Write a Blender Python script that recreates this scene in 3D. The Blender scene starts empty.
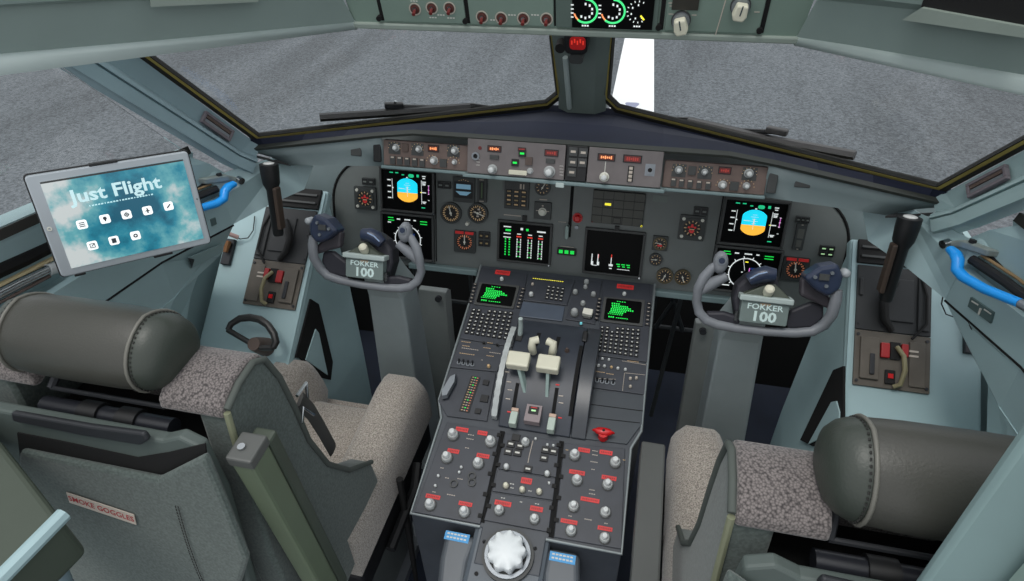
import bpy, math, random
from mathutils import Vector, Matrix
random.seed(7)
SC = bpy.context.scene
COL = SC.collection
rad = math.radians
sin, cos, pi = math.sin, math.cos, math.pi

# ------------------------------------------------------------------ camera
FPX = 625.597
CC = Vector((0.18004, -1.38440, 1.66532))
CR = Vector((0.974682, 0.222294, -0.024084)).normalized()
CU = Vector((-0.114037, 0.586862, 0.801616)).normalized()
CF = Vector((-0.192329, 0.778574, -0.597353)).normalized()
cd = bpy.data.cameras.new('camera')
cam = bpy.data.objects.new('camera', cd)
COL.objects.link(cam)
cd.sensor_width = 36.0
cd.lens = FPX / 1024 * 36.0
cd.clip_start = 0.02
cd.clip_end = 500
M = Matrix((CR, CU, -CF)).transposed().to_4x4()
M.translation = CC
cam.matrix_world = M
SC.camera = cam

# (CC, CR, CU, CF) is also the survey station the dimensions were measured from:
# hit() intersects a sight line with a real plane and returns metres
def ray(px, py):
    return CF + CR * ((px - 512) / FPX) - CU * ((py - 290.5) / FPX)

def hit(px, py, P, N):
    d = ray(px, py)
    P = Vector(P); N = Vector(N)
    return CC + d * ((P - CC).dot(N) / d.dot(N))

def hx(px, py, x): return hit(px, py, (x, 0, 0), (1, 0, 0))
def hy(px, py, y): return hit(px, py, (0, y, 0), (0, 1, 0))
def hz(px, py, z): return hit(px, py, (0, 0, z), (0, 0, 1))

class Frame:
    def __init__(s, O, U, V):
        s.O = Vector(O); s.U = Vector(U).normalized(); s.V = Vector(V).normalized()
        s.N = s.U.cross(s.V).normalized()
        s.V = s.N.cross(s.U)
    def p(s, u, v, n=0.0):
        return s.O + s.U * u + s.V * v + s.N * n
    def uv(s, px, py, n=0.0):
        q = hit(px, py, s.O + s.N * n, s.N) - s.O
        return q.dot(s.U), q.dot(s.V)
    def off(s, u=0, v=0, n=0):
        return Frame(s.p(u, v, n), s.U, s.V)
    def rot(s, a):
        return Frame(s.O, s.U * cos(a) + s.V * sin(a), s.V * cos(a) - s.U * sin(a))

# ------------------------------------------------------------------ materials
MATS = {}
def s2l(c):
    return tuple(((x / 255) / 12.92 if x <= 10 else ((x / 255 + 0.055) / 1.055) ** 2.4) for x in c)

def mat(name, c, rough=0.55, metal=0.0, var=0.06, nscale=12.0, bump=0.0, bscale=200.0, emit=0.0, spec=0.5, sheen=0.0):
    """c in display values 0..255"""
    if name in MATS: return MATS[name]
    m = bpy.data.materials.new(name); m.use_nodes = True
    nt = m.node_tree; N = nt.nodes; L = nt.links
    b = N['Principled BSDF']
    col = s2l(c)
    b.inputs['Roughness'].default_value = rough
    b.inputs['Metallic'].default_value = metal
    b.inputs['Specular IOR Level'].default_value = spec
    if sheen: b.inputs['Sheen Weight'].default_value = sheen
    tc = N.new('ShaderNodeTexCoord')
    no = N.new('ShaderNodeTexNoise'); no.inputs['Scale'].default_value = nscale; no.inputs['Detail'].default_value = 5
    L.new(tc.outputs['Object'], no.inputs['Vector'])
    mr = N.new('ShaderNodeMapRange')
    mr.inputs['From Min'].default_value = 0.3; mr.inputs['From Max'].default_value = 0.7
    mr.inputs['To Min'].default_value = 1 - var; mr.inputs['To Max'].default_value = 1 + var
    L.new(no.outputs['Fac'], mr.inputs['Value'])
    mx = N.new('ShaderNodeVectorMath'); mx.operation = 'SCALE'
    mx.inputs[0].default_value = col
    L.new(mr.outputs['Result'], mx.inputs['Scale'])
    L.new(mx.outputs['Vector'], b.inputs['Base Color'])
    if bump:
        n2 = N.new('ShaderNodeTexNoise'); n2.inputs['Scale'].default_value = bscale; n2.inputs['Detail'].default_value = 3
        L.new(tc.outputs['Object'], n2.inputs['Vector'])
        bp = N.new('ShaderNodeBump'); bp.inputs['Strength'].default_value = bump; bp.inputs['Distance'].default_value = 0.002
        L.new(n2.outputs['Fac'], bp.inputs['Height'])
        L.new(bp.outputs['Normal'], b.inputs['Normal'])
    if emit:
        b.inputs['Emission Color'].default_value = (*col, 1)
        b.inputs['Emission Strength'].default_value = emit
    MATS[name] = m
    return m

def ramp_mat(name, cols, scale, rough=0.8, bump=0.4, detail=6, stretch=(1, 1, 1), kind='noise', metal=0.0, lo=0.35, hi=0.65, bdist=0.004, sheen=0.0):
    m = bpy.data.materials.new(name); m.use_nodes = True
    nt = m.node_tree; N = nt.nodes; L = nt.links
    b = N['Principled BSDF']; b.inputs['Roughness'].default_value = rough; b.inputs['Metallic'].default_value = metal
    if sheen: b.inputs['Sheen Weight'].default_value = sheen
    tc = N.new('ShaderNodeTexCoord'); mp = N.new('ShaderNodeMapping'); mp.inputs['Scale'].default_value = stretch
    L.new(tc.outputs['Object'], mp.inputs['Vector'])
    if kind == 'voronoi':
        no = N.new('ShaderNodeTexVoronoi'); no.inputs['Scale'].default_value = scale; out = no.outputs['Distance']
    else:
        no = N.new('ShaderNodeTexNoise'); no.inputs['Scale'].default_value = scale; no.inputs['Detail'].default_value = detail; out = no.outputs['Fac']
    L.new(mp.outputs['Vector'], no.inputs['Vector'])
    r = N.new('ShaderNodeValToRGB')
    els = r.color_ramp.elements
    els[0].position = lo; els[0].color = (*s2l(cols[0]), 1)
    els[1].position = hi; els[1].color = (*s2l(cols[1]), 1)
    L.new(out, r.inputs['Fac']); L.new(r.outputs['Color'], b.inputs['Base Color'])
    bp = N.new('ShaderNodeBump'); bp.inputs['Strength'].default_value = bump; bp.inputs['Distance'].default_value = bdist
    L.new(out, bp.inputs['Height']); L.new(bp.outputs['Normal'], b.inputs['Normal'])
    MATS[name] = m
    return m

blue = mat('blue_grey_paint', (160, 186, 190), 0.42, var=0.05, nscale=9)
blue2 = mat('blue_grey_trim', (144, 168, 170), 0.45, var=0.05)
pillar = mat('pillar_paint', (122, 142, 150), 0.5, var=0.05)
panelg = mat('instrument_panel_grey', (108, 114, 113), 0.5, var=0.05, nscale=20)
panelw = mat('warm_panel_grey', (90, 92, 88), 0.5, var=0.06, nscale=20)
fascia = mat('fascia_grey_green', (112, 126, 128), 0.5, var=0.05)
lipm = mat('light_edge_paint', (176, 190, 188), 0.4, var=0.04)
navy = mat('glareshield_navy', (20, 27, 48), 0.9, var=0.15, nscale=8)
hooddk = mat('glareshield_dark_edge', (52, 56, 52), 0.6)
unitg = mat('control_unit_face', (112, 106, 106), 0.5, var=0.1, nscale=30)
unitr = mat('control_unit_brown', (108, 92, 86), 0.55, var=0.14, nscale=40)
ohg = mat('overhead_green_grey', (118, 138, 128), 0.5, var=0.05)
ohg2 = mat('overhead_light_trim', (140, 152, 144), 0.5, var=0.05)
pedm = mat('pedestal_dark_grey', (62, 67, 74), 0.48, var=0.1, nscale=25)
pedm2 = mat('pedestal_module_face', (54, 58, 66), 0.45, var=0.12, nscale=30)
pedblue = mat('pedestal_blue_grey', (74, 84, 98), 0.4, var=0.1, nscale=20)
black = mat('black_plastic', (22, 23, 25), 0.5)
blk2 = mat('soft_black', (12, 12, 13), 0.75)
slotm = mat('slot_black', (5, 5, 6), 0.9)
dark = mat('dark_metal', (46, 48, 52), 0.5, 0.3)
dkgrey = mat('dark_grey_plastic', (66, 68, 68), 0.55, var=0.08)
conp = mat('console_panel_olive', (92, 86, 78), 0.6, var=0.12, nscale=30)
condk = mat('console_panel_dark', (42, 44, 46), 0.6, var=0.12, nscale=20)
white = mat('off_white_plastic', (216, 216, 205), 0.45, var=0.03)
cream = mat('cream_plastic', (214, 212, 192), 0.45, var=0.04)
knobm = mat('knob_grey_cap', (168, 172, 172), 0.4, var=0.06)
knobc = mat('knob_clear_top', (208, 212, 212), 0.25, var=0.04)
starw = mat('trim_knob_white', (222, 228, 230), 0.4, var=0.03)
silver = mat('brushed_silver', (180, 184, 186), 0.25, 1.0)
steel = mat('steel_grey', (138, 144, 150), 0.4, 0.6)
yokem = mat('yoke_grey_plastic', (124, 128, 134), 0.45, var=0.06)
yokedk = mat('yoke_dark_leather', (44, 44, 52), 0.55, var=0.1)
yokeblue = mat('yoke_grip_blue_black', (44, 54, 76), 0.35, var=0.12)
placm = mat('placard_grey', (118, 132, 130), 0.4, var=0.04)
colm = mat('control_column_grey', (166, 178, 180), 0.5, var=0.06)
boxm = mat('pedal_box_grey', (136, 142, 140), 0.55, var=0.07)
redm = mat('red_label', (200, 48, 48), 0.5, emit=0.12)
redk = mat('red_plastic', (196, 20, 24), 0.35)
reddk = mat('dark_red', (110, 40, 38), 0.5)
yellowm = mat('yellow_seal', (150, 138, 74), 0.6, var=0.12)
sealdk = mat('rubber_seal', (26, 26, 22), 0.7)
bluem = mat('blue_handle_paint', (30, 160, 252), 0.35, var=0.03)
bluelab = mat('blue_label', (62, 150, 208), 0.45)
tanm = mat('tan_strip', (196, 180, 140), 0.5)
brownm = mat('brown_rubber', (88, 74, 68), 0.55, var=0.12)
leather = mat('headrest_leather', (62, 62, 57), 0.42, var=0.05, bump=0.15, bscale=350)
piping = mat('leather_piping', (104, 103, 96), 0.45)
thread = mat('stitching_thread', (40, 40, 38), 0.7)
olive = mat('olive_green_cover', (98, 110, 90), 0.5, var=0.06)
olive2 = mat('olive_dark_cover', (70, 78, 68), 0.5, var=0.06)
armdk = mat('armrest_dark_grey', (84, 86, 84), 0.45, var=0.05)
cloth = ramp_mat('seat_cloth', ((68, 78, 75), (88, 99, 95)), 260, rough=0.9, bump=0.25, bdist=0.001, sheen=0.2)
sheep = ramp_mat('sheepskin', ((124, 117, 115), (60, 56, 56)), 360, rough=0.95, bump=-0.9, kind='voronoi', bdist=0.004, sheen=0.3, lo=0.25, hi=0.85)
sheep2 = ramp_mat('sheepskin_smooth', ((116, 109, 102), (186, 178, 168)), 380, rough=0.95, bump=0.7, detail=3, bdist=0.003, sheen=0.4)
floorm = mat('floor_navy_mat', (34, 42, 58), 0.7, var=0.15)
labelw = mat('label_cream', (190, 180, 168), 0.6)
textred = mat('red_print', (170, 40, 48), 0.6)
textw = mat('white_print', (205, 205, 198), 0.6)
textdk = mat('dark_print', (40, 60, 70), 0.6)
amber = mat('amber_paint_mark', (196, 166, 124), 0.5, emit=0.08)
gauge_face = mat('gauge_face_black', (30, 30, 30), 0.4)
gauge_ring = mat('gauge_ring_bronze', (96, 86, 62), 0.4, 0.3)
gauge_case = mat('gauge_case_grey', (58, 62, 62), 0.5)
scr = mat('screen_black', (4, 5, 6), 0.45, var=0.0, spec=0.12)
E_ = lambda n, c, s=1.0: mat(n, c, 0.6, var=0.0, emit=s)
e_cyan = E_('display_cyan', (20, 205, 232), 0.95)
e_sand = E_('display_amber', (240, 176, 58), 0.95)
e_white = E_('display_white', (205, 210, 210), 0.75)
e_green = E_('display_green', (22, 205, 72), 0.9)
e_teal = E_('display_teal', (30, 190, 130), 0.8)
e_mag = E_('display_magenta', (210, 110, 200), 0.8)
e_red = E_('display_red', (205, 50, 36), 0.8)
e_orange = E_('display_orange', (244, 150, 96), 0.9)
e_dimred = E_('display_dim_red', (150, 50, 44), 0.5)
e_yel = E_('annunciator_yellow', (235, 225, 60), 1.0)
e_blue = E_('attitude_blue', (110, 150, 172), 0.4)

# ------------------------------------------------------------------ object helpers
def thing(name, label, cat, loc, group=None):
    o = bpy.data.objects.new(name, None); COL.objects.link(o)
    o.location = loc; o.empty_display_size = 0.02
    o['label'] = label; o['category'] = cat
    if group: o['group'] = group
    return o

class MB:
    def __init__(s): s.v = []; s.f = []; s.m = []; s.mats = []; s.cur = 0
    def mat(s, m):
        if m not in s.mats: s.mats.append(m)
        s.cur = s.mats.index(m); return s
    def add(s, vs, fs):
        k = len(s.v); s.v += [Vector(v) for v in vs]
        for f in fs: s.f.append([i + k for i in f]); s.m.append(s.cur)
        return s
    def poly(s, F, pts, n0, n1):
        """prism over a polygon given in frame coordinates"""
        a = sum(pts[i][0] * pts[(i + 1) % len(pts)][1] - pts[(i + 1) % len(pts)][0] * pts[i][1] for i in range(len(pts)))
        if a < 0: pts = pts[::-1]
        k = len(pts)
        vs = [F.p(u, v, n0) for u, v in pts] + [F.p(u, v, n1) for u, v in pts]
        fs = [list(range(k))[::-1], [i + k for i in range(k)]]
        fs += [[i, (i + 1) % k, (i + 1) % k + k, i + k] for i in range(k)]
        return s.add(vs, fs)
    def box(s, F, u0, u1, v0, v1, n0, n1):
        return s.poly(F, [(u0, v0), (u1, v0), (u1, v1), (u0, v1)], n0, n1)
    def cbox(s, F, u, v, w, h, n0, n1):
        return s.box(F, u - w / 2, u + w / 2, v - h / 2, v + h / 2, n0, n1)
    def ppoly(s, F, pix, n0, n1):
        return s.poly(F, [F.uv(x, y, n1) for x, y in pix], n0, n1)
    def lathe(s, F, u, v, prof, seg=20, a0=0.0):
        """prof: list of (radius, n) from base to top"""
        vs = []; fs = []
        for r, n in prof:
            for i in range(seg):
                a = a0 + 2 * pi * i / seg
                vs.append(F.p(u + r * cos(a), v + r * sin(a), n))
        for j in range(len(prof) - 1):
            for i in range(seg):
                fs.append([j * seg + i, j * seg + (i + 1) % seg, (j + 1) * seg + (i + 1) % seg, (j + 1) * seg + i])
        fs.append(list(range(seg))[::-1]); k = (len(prof) - 1) * seg
        fs.append([k + i for i in range(seg)])
        return s.add(vs, fs)
    def cyl(s, F, u, v, r, n0, n1, seg=20, r2=None):
        return s.lathe(F, u, v, [(r, n0), (r if r2 is None else r2, n1)], seg)
    def ring(s, F, u, v, r0, r1, n0, n1, a0=0.0, a1=2 * pi, seg=28):
        full = abs(a1 - a0 - 2 * pi) < 1e-4
        k = seg if full else seg + 1
        vs = []; fs = []
        for i in range(k):
            a = a0 + (a1 - a0) * i / seg
            for r, n in ((r0, n0), (r1, n0), (r1, n1), (r0, n1)):
                vs.append(F.p(u + r * cos(a), v + r * sin(a), n))
        for i in range(seg):
            j = (i + 1) % k
            for q in range(4):
                fs.append([i * 4 + q, i * 4 + (q + 1) % 4, j * 4 + (q + 1) % 4, j * 4 + q])
        if not full:
            fs.append([0, 1, 2, 3]); fs.append([(k - 1) * 4 + q for q in (3, 2, 1, 0)])
        return s.add(vs, fs)
    def loft(s, rings, closed=True, cap=True):
        k = len(rings[0]); vs = [p for r in rings for p in r]; fs = []
        for j in range(len(rings) - 1):
            for i in range(k if closed else k - 1):
                fs.append([j * k + i, j * k + (i + 1) % k, (j + 1) * k + (i + 1) % k, (j + 1) * k + i])
        if cap:
            fs.append(list(range(k))[::-1]); b = (len(rings) - 1) * k; fs.append([b + i for i in range(k)])
        return s.add(vs, fs)
    def tube(s, path, r, seg=10, flat=1.0, cap=True):
        path = [Vector(p) for p in path]
        n = len(path); rings = []
        t = (path[1] - path[0]).normalized()
        up = Vector((0, 0, 1)) if abs(t.z) < 0.9 else Vector((1, 0, 0))
        a = t.cross(up).normalized()
        for i, p in enumerate(path):
            if i == 0: t = path[1] - path[0]
            elif i == n - 1: t = path[-1] - path[-2]
            else: t = (path[i + 1] - p).normalized() + (p - path[i - 1]).normalized()
            t = t.normalized()
            a = (a - t * a.dot(t)).normalized(); b = t.cross(a)
            rr = r[i] if isinstance(r, (list, tuple)) else r
            rings.append([p + a * (rr * cos(2 * pi * q / seg)) + b * (rr * flat * sin(2 * pi * q / seg)) for q in range(seg)])
        return s.loft(rings, cap=cap)
    def rrect(s, F, u, v, w, h, r, n0, n1, seg=4):
        pts = []
        for cx, cy, a in ((u + w / 2 - r, v + h / 2 - r, 0), (u - w / 2 + r, v + h / 2 - r, pi / 2), (u - w / 2 + r, v - h / 2 + r, pi), (u + w / 2 - r, v - h / 2 + r, 1.5 * pi)):
            for i in range(seg + 1):
                b = a + pi / 2 * i / seg
                pts.append((cx + r * cos(b), cy + r * sin(b)))
        return s.poly(F, pts, n0, n1)
    def frame_ring(s, F, u, v, w, h, t, n0, n1):
        s.box(F, u - w / 2, u + w / 2, v + h / 2 - t, v + h / 2, n0, n1)
        s.box(F, u - w / 2, u + w / 2, v - h / 2, v - h / 2 + t, n0, n1)
        s.box(F, u - w / 2, u - w / 2 + t, v - h / 2 + t, v + h / 2 - t, n0, n1)
        s.box(F, u + w / 2 - t, u + w / 2, v - h / 2 + t, v + h / 2 - t, n0, n1)
        return s
    def text(s, F, u, v, size, string, n=0.0, align='CENTER', bold=0.0, sx=1.0):
        vs, fs = text_mesh(string, align, bold)
        return s.add([F.p(u + x * size * sx, v + y * size, n) for x, y in vs], fs)
    def build(s, name, parent=None, m=None, smooth=35, bevel=0.0, subsurf=0, label=None, cat=None, group=None, kind=None, loc=None, bseg=2):
        if parent is not None: base = parent_loc(parent)
        elif loc is not None: base = Vector(loc)
        else: base = Vector((0, 0, 0))
        me = bpy.data.meshes.new(name)
        me.from_pydata([v - base for v in s.v], [], s.f)
        mats = s.mats if s.mats else [m]
        for q in mats: me.materials.append(q)
        if s.mats:
            me.polygons.foreach_set('material_index', s.m)
        if smooth is not None:
            me.polygons.foreach_set('use_smooth', [True] * len(me.polygons))
            me.set_sharp_from_angle(angle=rad(smooth))
        me.update()
        o = bpy.data.objects.new(name, me); COL.objects.link(o)
        if parent is not None:
            o.parent = parent
        else:
            o.location = base
        if bevel:
            b = o.modifiers.new('bevel', 'BEVEL'); b.width = bevel; b.segments = bseg; b.limit_method = 'ANGLE'; b.angle_limit = rad(35)
            b.use_clamp_overlap = True
        if subsurf:
            b = o.modifiers.new('sub', 'SUBSURF'); b.levels = subsurf; b.render_levels = subsurf
        if label: o['label'] = label
        if cat: o['category'] = cat
        if group: o['group'] = group
        if kind: o['kind'] = kind
        if parent is not None: PB[o.name] = base
        return o

PB = {}
def parent_loc(o):
    if o.name in PB: return PB[o.name]
    if o.parent is None: return Vector(o.location)
    return Vector((0, 0, 0))

TX = {}
def text_mesh(string, align, bold):
    k = (string, align, bold)
    if k in TX: return TX[k]
    c = bpy.data.curves.new('t', 'FONT'); c.body = string; c.size = 1.0
    c.align_x = align; c.align_y = 'CENTER'; c.resolution_u = 2; c.offset = bold
    o = bpy.data.objects.new('t', c); COL.objects.link(o)
    dg = bpy.context.evaluated_depsgraph_get(); dg.update()
    me = bpy.data.meshes.new_from_object(o.evaluated_get(dg))
    vs = [(v.co.x, v.co.y) for v in me.vertices]; fs = [list(p.vertices) for p in me.polygons]
    bpy.data.objects.remove(o); bpy.data.curves.remove(c); bpy.data.meshes.remove(me)
    TX[k] = (vs, fs)
    return TX[k]

def dup(o, loc):
    """copy of a thing with copies of its parts and sub-parts"""
    r = o.copy(); COL.objects.link(r); r.location = loc
    for ch in list(o.children):
        c = ch.copy(); COL.objects.link(c); c.parent = r
        for g in list(ch.children):
            d = g.copy(); COL.objects.link(d); d.parent = c
    return r

def struct(mb, name, m=None, **k):
    return mb.build(name, None, m, kind='structure', **k)

X = (1, 0, 0)
MP = Frame((0, 0, 0.95), X, (0, sin(rad(15)), cos(rad(15))))            # main instrument panel
GP = Frame((0, -0.181, 1.055), X, (0, sin(rad(18)), cos(rad(18))))      # glareshield units, outer
GC = GP.off(0, 0, 0.018)                                                # centre units stand proud
PD = Frame((0, -0.14, 0.715), X, (0, cos(rad(15.5)), sin(rad(15.5))))   # pedestal top
OH = Frame((0, -0.24, 1.38), X, (0, -0.2, 0.98))                        # overhead panel face
CO = Frame((0, -0.081, 0.885), X, (0, cos(rad(41)), sin(rad(41))))      # side console slope
XY = Frame((0, 0, 0), X, (0, 1, 0))
def plan(z): return Frame((0, 0, z), X, (0, 1, 0))
def wallx(x): return Frame((x, 0, 0), (0, 1, 0), (0, 0, 1))             # u = y, v = z, n = +x
def facey(y): return Frame((0, y, 0), X, (0, 0, 1))                     # u = x, v = z, n = -y

# ================================================================== SETTING
def mir(s, pts): return [Vector((s * p[0], p[1], p[2])) for p in pts]
def sheet(name, verts, faces, m, th=0.004, parent=None, kind='structure', smooth=None, off=-1.0, **k):
    b = MB(); b.add(verts, faces)
    o = b.build(name, parent, m, smooth=smooth, kind=kind if parent is None else None, **k)
    q = o.modifiers.new('solid', 'SOLIDIFY'); q.thickness = th; q.offset = off
    return o

# ---- outside: apron with a painted stripe
asph = bpy.data.materials.new('asphalt'); asph.use_nodes = True
nt = asph.node_tree; NN = nt.nodes; LL = nt.links; bs = NN['Principled BSDF']; bs.inputs['Roughness'].default_value = 0.9
tc = NN.new('ShaderNodeTexCoord')
n1 = NN.new('ShaderNodeTexNoise'); n1.inputs['Scale'].default_value = 22; n1.inputs['Detail'].default_value = 9; n1.inputs['Roughness'].default_value = 0.8
mp1 = NN.new('ShaderNodeMapping'); mp1.inputs['Rotation'].default_value = (0, 0, rad(6)); mp1.inputs['Scale'].default_value = (1.3, 0.16, 1)
n2 = NN.new('ShaderNodeTexNoise'); n2.inputs['Scale'].default_value = 0.8; n2.inputs['Detail'].default_value = 4
LL.new(tc.outputs['Object'], n1.inputs['Vector']); LL.new(tc.outputs['Object'], mp1.inputs['Vector']); LL.new(mp1.outputs['Vector'], n2.inputs['Vector'])
r1 = NN.new('ShaderNodeValToRGB'); r1.color_ramp.elements[0].position = 0.38; r1.color_ramp.elements[0].color = (*s2l((62, 67, 71)), 1)
r1.color_ramp.elements[1].position = 0.62; r1.color_ramp.elements[1].color = (*s2l((122, 127, 132)), 1)
r2 = NN.new('ShaderNodeMapRange'); r2.inputs['From Min'].default_value = 0.36; r2.inputs['From Max'].default_value = 0.56; r2.inputs['To Min'].default_value = 0.74; r2.inputs['To Max'].default_value = 1.03
LL.new(n1.outputs['Fac'], r1.inputs['Fac']); LL.new(n2.outputs['Fac'], r2.inputs['Value'])
vm = NN.new('ShaderNodeVectorMath'); vm.operation = 'SCALE'; LL.new(r1.outputs['Color'], vm.inputs[0]); LL.new(r2.outputs['Result'], vm.inputs['Scale'])
LL.new(vm.outputs['Vector'], bs.inputs['Base Color'])
GZ = -2.2
g = MB(); g.box(XY, -45, 45, -12, 70, GZ - 0.2, GZ)
struct(g, 'ground', asph, smooth=None)
g = MB()
st = [(-0.69, 13.4), (-0.06, 13.4), (0.152, 8.6), (-0.66, 8.6)]
g.poly(XY, [(-0.847, 20), (-0.354, 20), (0.228, 7.0), (-0.544, 7.0)], GZ, GZ + 0.004)
stripe = struct(g, 'painted_stripe', mat('stripe_paint', (246, 247, 247), 0.7, var=0.02, nscale=3), smooth=None)
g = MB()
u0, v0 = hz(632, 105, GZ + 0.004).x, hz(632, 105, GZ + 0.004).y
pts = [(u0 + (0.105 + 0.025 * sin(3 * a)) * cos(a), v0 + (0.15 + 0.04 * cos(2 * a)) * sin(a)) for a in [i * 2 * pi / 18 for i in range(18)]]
g.poly(XY, pts, GZ + 0.004, GZ + 0.009)  # irregular grey patch lying on the white stripe
g.build('grey_patch', None, mat('grey_patch', (150, 154, 178), 0.8), label='small grey patch on the white painted stripe outside', cat='tar patch', loc=(u0, v0, GZ + 0.004))

# ---- cabin floor
g = MB(); g.box(XY, -0.95, 0.95, -1.5, 0.5, -0.03, 0.0)
struct(g, 'floor', floorm, smooth=None)
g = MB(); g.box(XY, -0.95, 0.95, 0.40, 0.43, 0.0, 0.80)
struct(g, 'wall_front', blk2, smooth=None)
for s, nm in ((1, 'right'), (-1, 'left')):
    g = MB(); g.box(XY, *((0.952, 0.965) if s > 0 else (-0.965, -0.952)), -1.45, 0.40, 0.0, 0.83); struct(g, 'wall_outer_' + nm, blue2, smooth=None)

# ---- side walls
path = [(-0.16, 0.655), (-0.241, 0.690), (-0.315, 0.742), (-0.483, 0.805), (-0.75, 0.842), (-1.5, 0.90)]
sect = [(0.13, 0.80), (None, 0.846), (0.0, 0.94), (0.0, 1.012), (0.012, 1.014), (0.014, 1.0), (0.055, 1.0), (0.052, 1.085), (0.040, 1.115), (0.075, 1.118)]
for s, nm in ((1, 'right'), (-1, 'left')):
    vs = []; fs = []
    k = len(sect)
    for y, x in path[2:]:
        for dx, z in sect:
            if dx is None: dx = 0.812 - x if y > -0.6 else 0.0
            if dx == 0.13: dx = 0.95 - x
            if z > 1.07: z = z + (-0.3 - y) * 0.07
            vs.append(Vector((s * (x + dx), y, z)))
    for j in range(len(path) - 3):
        for i in range(k - 1):
            f = [j * k + i, j * k + i + 1, (j + 1) * k + i + 1, (j + 1) * k + i]
            fs.append(f if s < 0 else f[::-1])
    w = sheet('wall_' + nm, vs, fs, blue, 0.003, off=0)
    # front end of the sill under the glareshield
    P = mir(s, [(0.631, -0.171, 0.968), (0.687, -0.241, 0.958), (0.742, -0.315, 0.942), (0.742, -0.315, 1.013), (0.752, -0.287, 1.055), (0.66, -0.15, 1.052), (0.60, -0.105, 1.056), (0.796, -0.315, 1.10), (0.797, -0.315, 1.0)])
    sheet('trim_1' if s > 0 else 'trim_2', P, [[0, 1, 5, 6], [1, 2, 3, 4, 5], [3, 8, 7, 4]], blue, 0.004, off=0)
    # groove line and handle recess in the sill
    b = MB()
    gr = [Vector((s * (x - 0.001), y, 0.9395)) for y, x in path[2:]]
    b.tube(gr, 0.0026, 6)
    b.build('trim_3' if s > 0 else 'trim_4', None, slotm, kind='structure')
    # bulkhead behind the rounded end of the main panel
    b = MB(); F = MP.off(0, 0, -0.03)
    b.box(F, 0.47 if s > 0 else -0.83, 0.83 if s > 0 else -0.47, -0.28, 0.045, -0.01, 0)
    b.build('wall_front_' + nm, None, fascia, kind='structure', smooth=None)
    # sloping side console
    b = MB()
    u0_, u1_ = (0.636, 0.90) if s > 0 else (-0.90, -0.636)
    b.box(CO, u0_, u1_, -0.78, 0.03, -0.03, 0)
    b.build('console_' + nm, None, blue, kind='structure', smooth=None, bevel=0.006)
    # inner side panel of the console with a triangular map pocket
    P = mir(s, [(0.640, -0.065, 0.905), (0.612, -0.096, 0.648), (0.588, -0.14, 0.417), (0.565, -0.20, 0.0), (0.60, -0.80, 0.0), (0.636, -0.66, 0.385)])
    o = sheet('side_panel_' + nm, P, [[0, 1, 2, 3, 4, 5]], blue, 0.008, off=-1.0 if s > 0 else 1.0)

# window corner filler and lower aft wall face
for s in (1, -1):
    P = mir(s, [(0.742, -0.262, 1.030), (0.765, -0.300, 1.085), (0.785, -0.335, 1.118), (0.815, -0.44, 1.128), (0.812, -0.44, 1.0), (0.765, -0.30, 1.0)])
    sheet('trim_13' if s > 0 else 'trim_14', P, [[0, 1, 2, 3, 4, 5]], blue, 0.004, off=0)
    a = hx(981, 351, 0.812); b_ = hx(990, 383, 0.838); c_ = hit(1018, 441, CO.O, CO.N)
    P = mir(s, [(0.812, -0.483, 0.846), (0.812, a.y, a.z), tuple(b_), tuple(c_), (0.92, -0.80, 0.2), (0.92, -1.45, 0.2), (0.905, -1.45, 0.846), (0.842, -0.75, 0.846)])
    sheet('wall_lower_' + ('right' if s > 0 else 'left'), P, [[0, 1, 2, 3, 4, 5, 6, 7]], blue, 0.006, off=0)

# map pocket slots on the inner side panels (dark V-shaped slot around a light tongue)
def slot_on_side(s, outer, inner):
    A = Vector((s * 0.640, -0.065, 0.905)); B = Vector((s * 0.588, -0.14, 0.417)); Cq = Vector((s * 0.636, -0.66, 0.385))
    U = (Cq - B).normalized() * (1 if s > 0 else -1); F = Frame(B, U, (A - B))
    if (CC - B).dot(F.N) < 0: F = Frame(B, -U, (A - B))
    b = MB(); b.ppoly(F, outer, 0.001, 0.006)
    b.build('map_pocket_slot', None, slotm, smooth=None, kind='structure')
    b = MB(); b.ppoly(F, inner, 0.007, 0.010)
    b.build('map_pocket_tongue', None, blue, smooth=None, kind='structure')
slot_on_side(-1, [(311, 299), (319, 304), (333, 362), (331, 380), (322, 378), (300, 358), (296, 358)], [(316, 329), (319, 333), (328, 375), (306, 360)])
slot_on_side(1, [(843, 366), (833, 370), (800, 440), (812, 446), (843, 420)], [(831, 402), (836, 401), (839, 412), (838, 430), (808, 444)])

# ---- windscreen planes and panes
def glass_mat():
    m = bpy.data.materials.new('window_glass'); m.use_nodes = True
    nt = m.node_tree; N = nt.nodes; L = nt.links
    N.remove(N['Principled BSDF'])
    t = N.new('ShaderNodeBsdfTransparent'); t.inputs['Color'].default_value = (0.965, 0.975, 0.975, 1)
    gl = N.new('ShaderNodeBsdfGlossy'); gl.inputs['Roughness'].default_value = 0.02
    fr = N.new('ShaderNodeFresnel'); fr.inputs['IOR'].default_value = 1.25
    mx = N.new('ShaderNodeMixShader')
    L.new(fr.outputs['Fac'], mx.inputs['Fac']); L.new(t.outputs['BSDF'], mx.inputs[1]); L.new(gl.outputs['BSDF'], mx.inputs[2])
    L.new(mx.outputs['Shader'], N['Material Output'].inputs['Surface'])
    return m
glassm = glass_mat()
WSN = Vector((-0.40015, -0.84412, -0.35686)); WSP = Vector((0.713, -0.18, 1.095))
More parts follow.
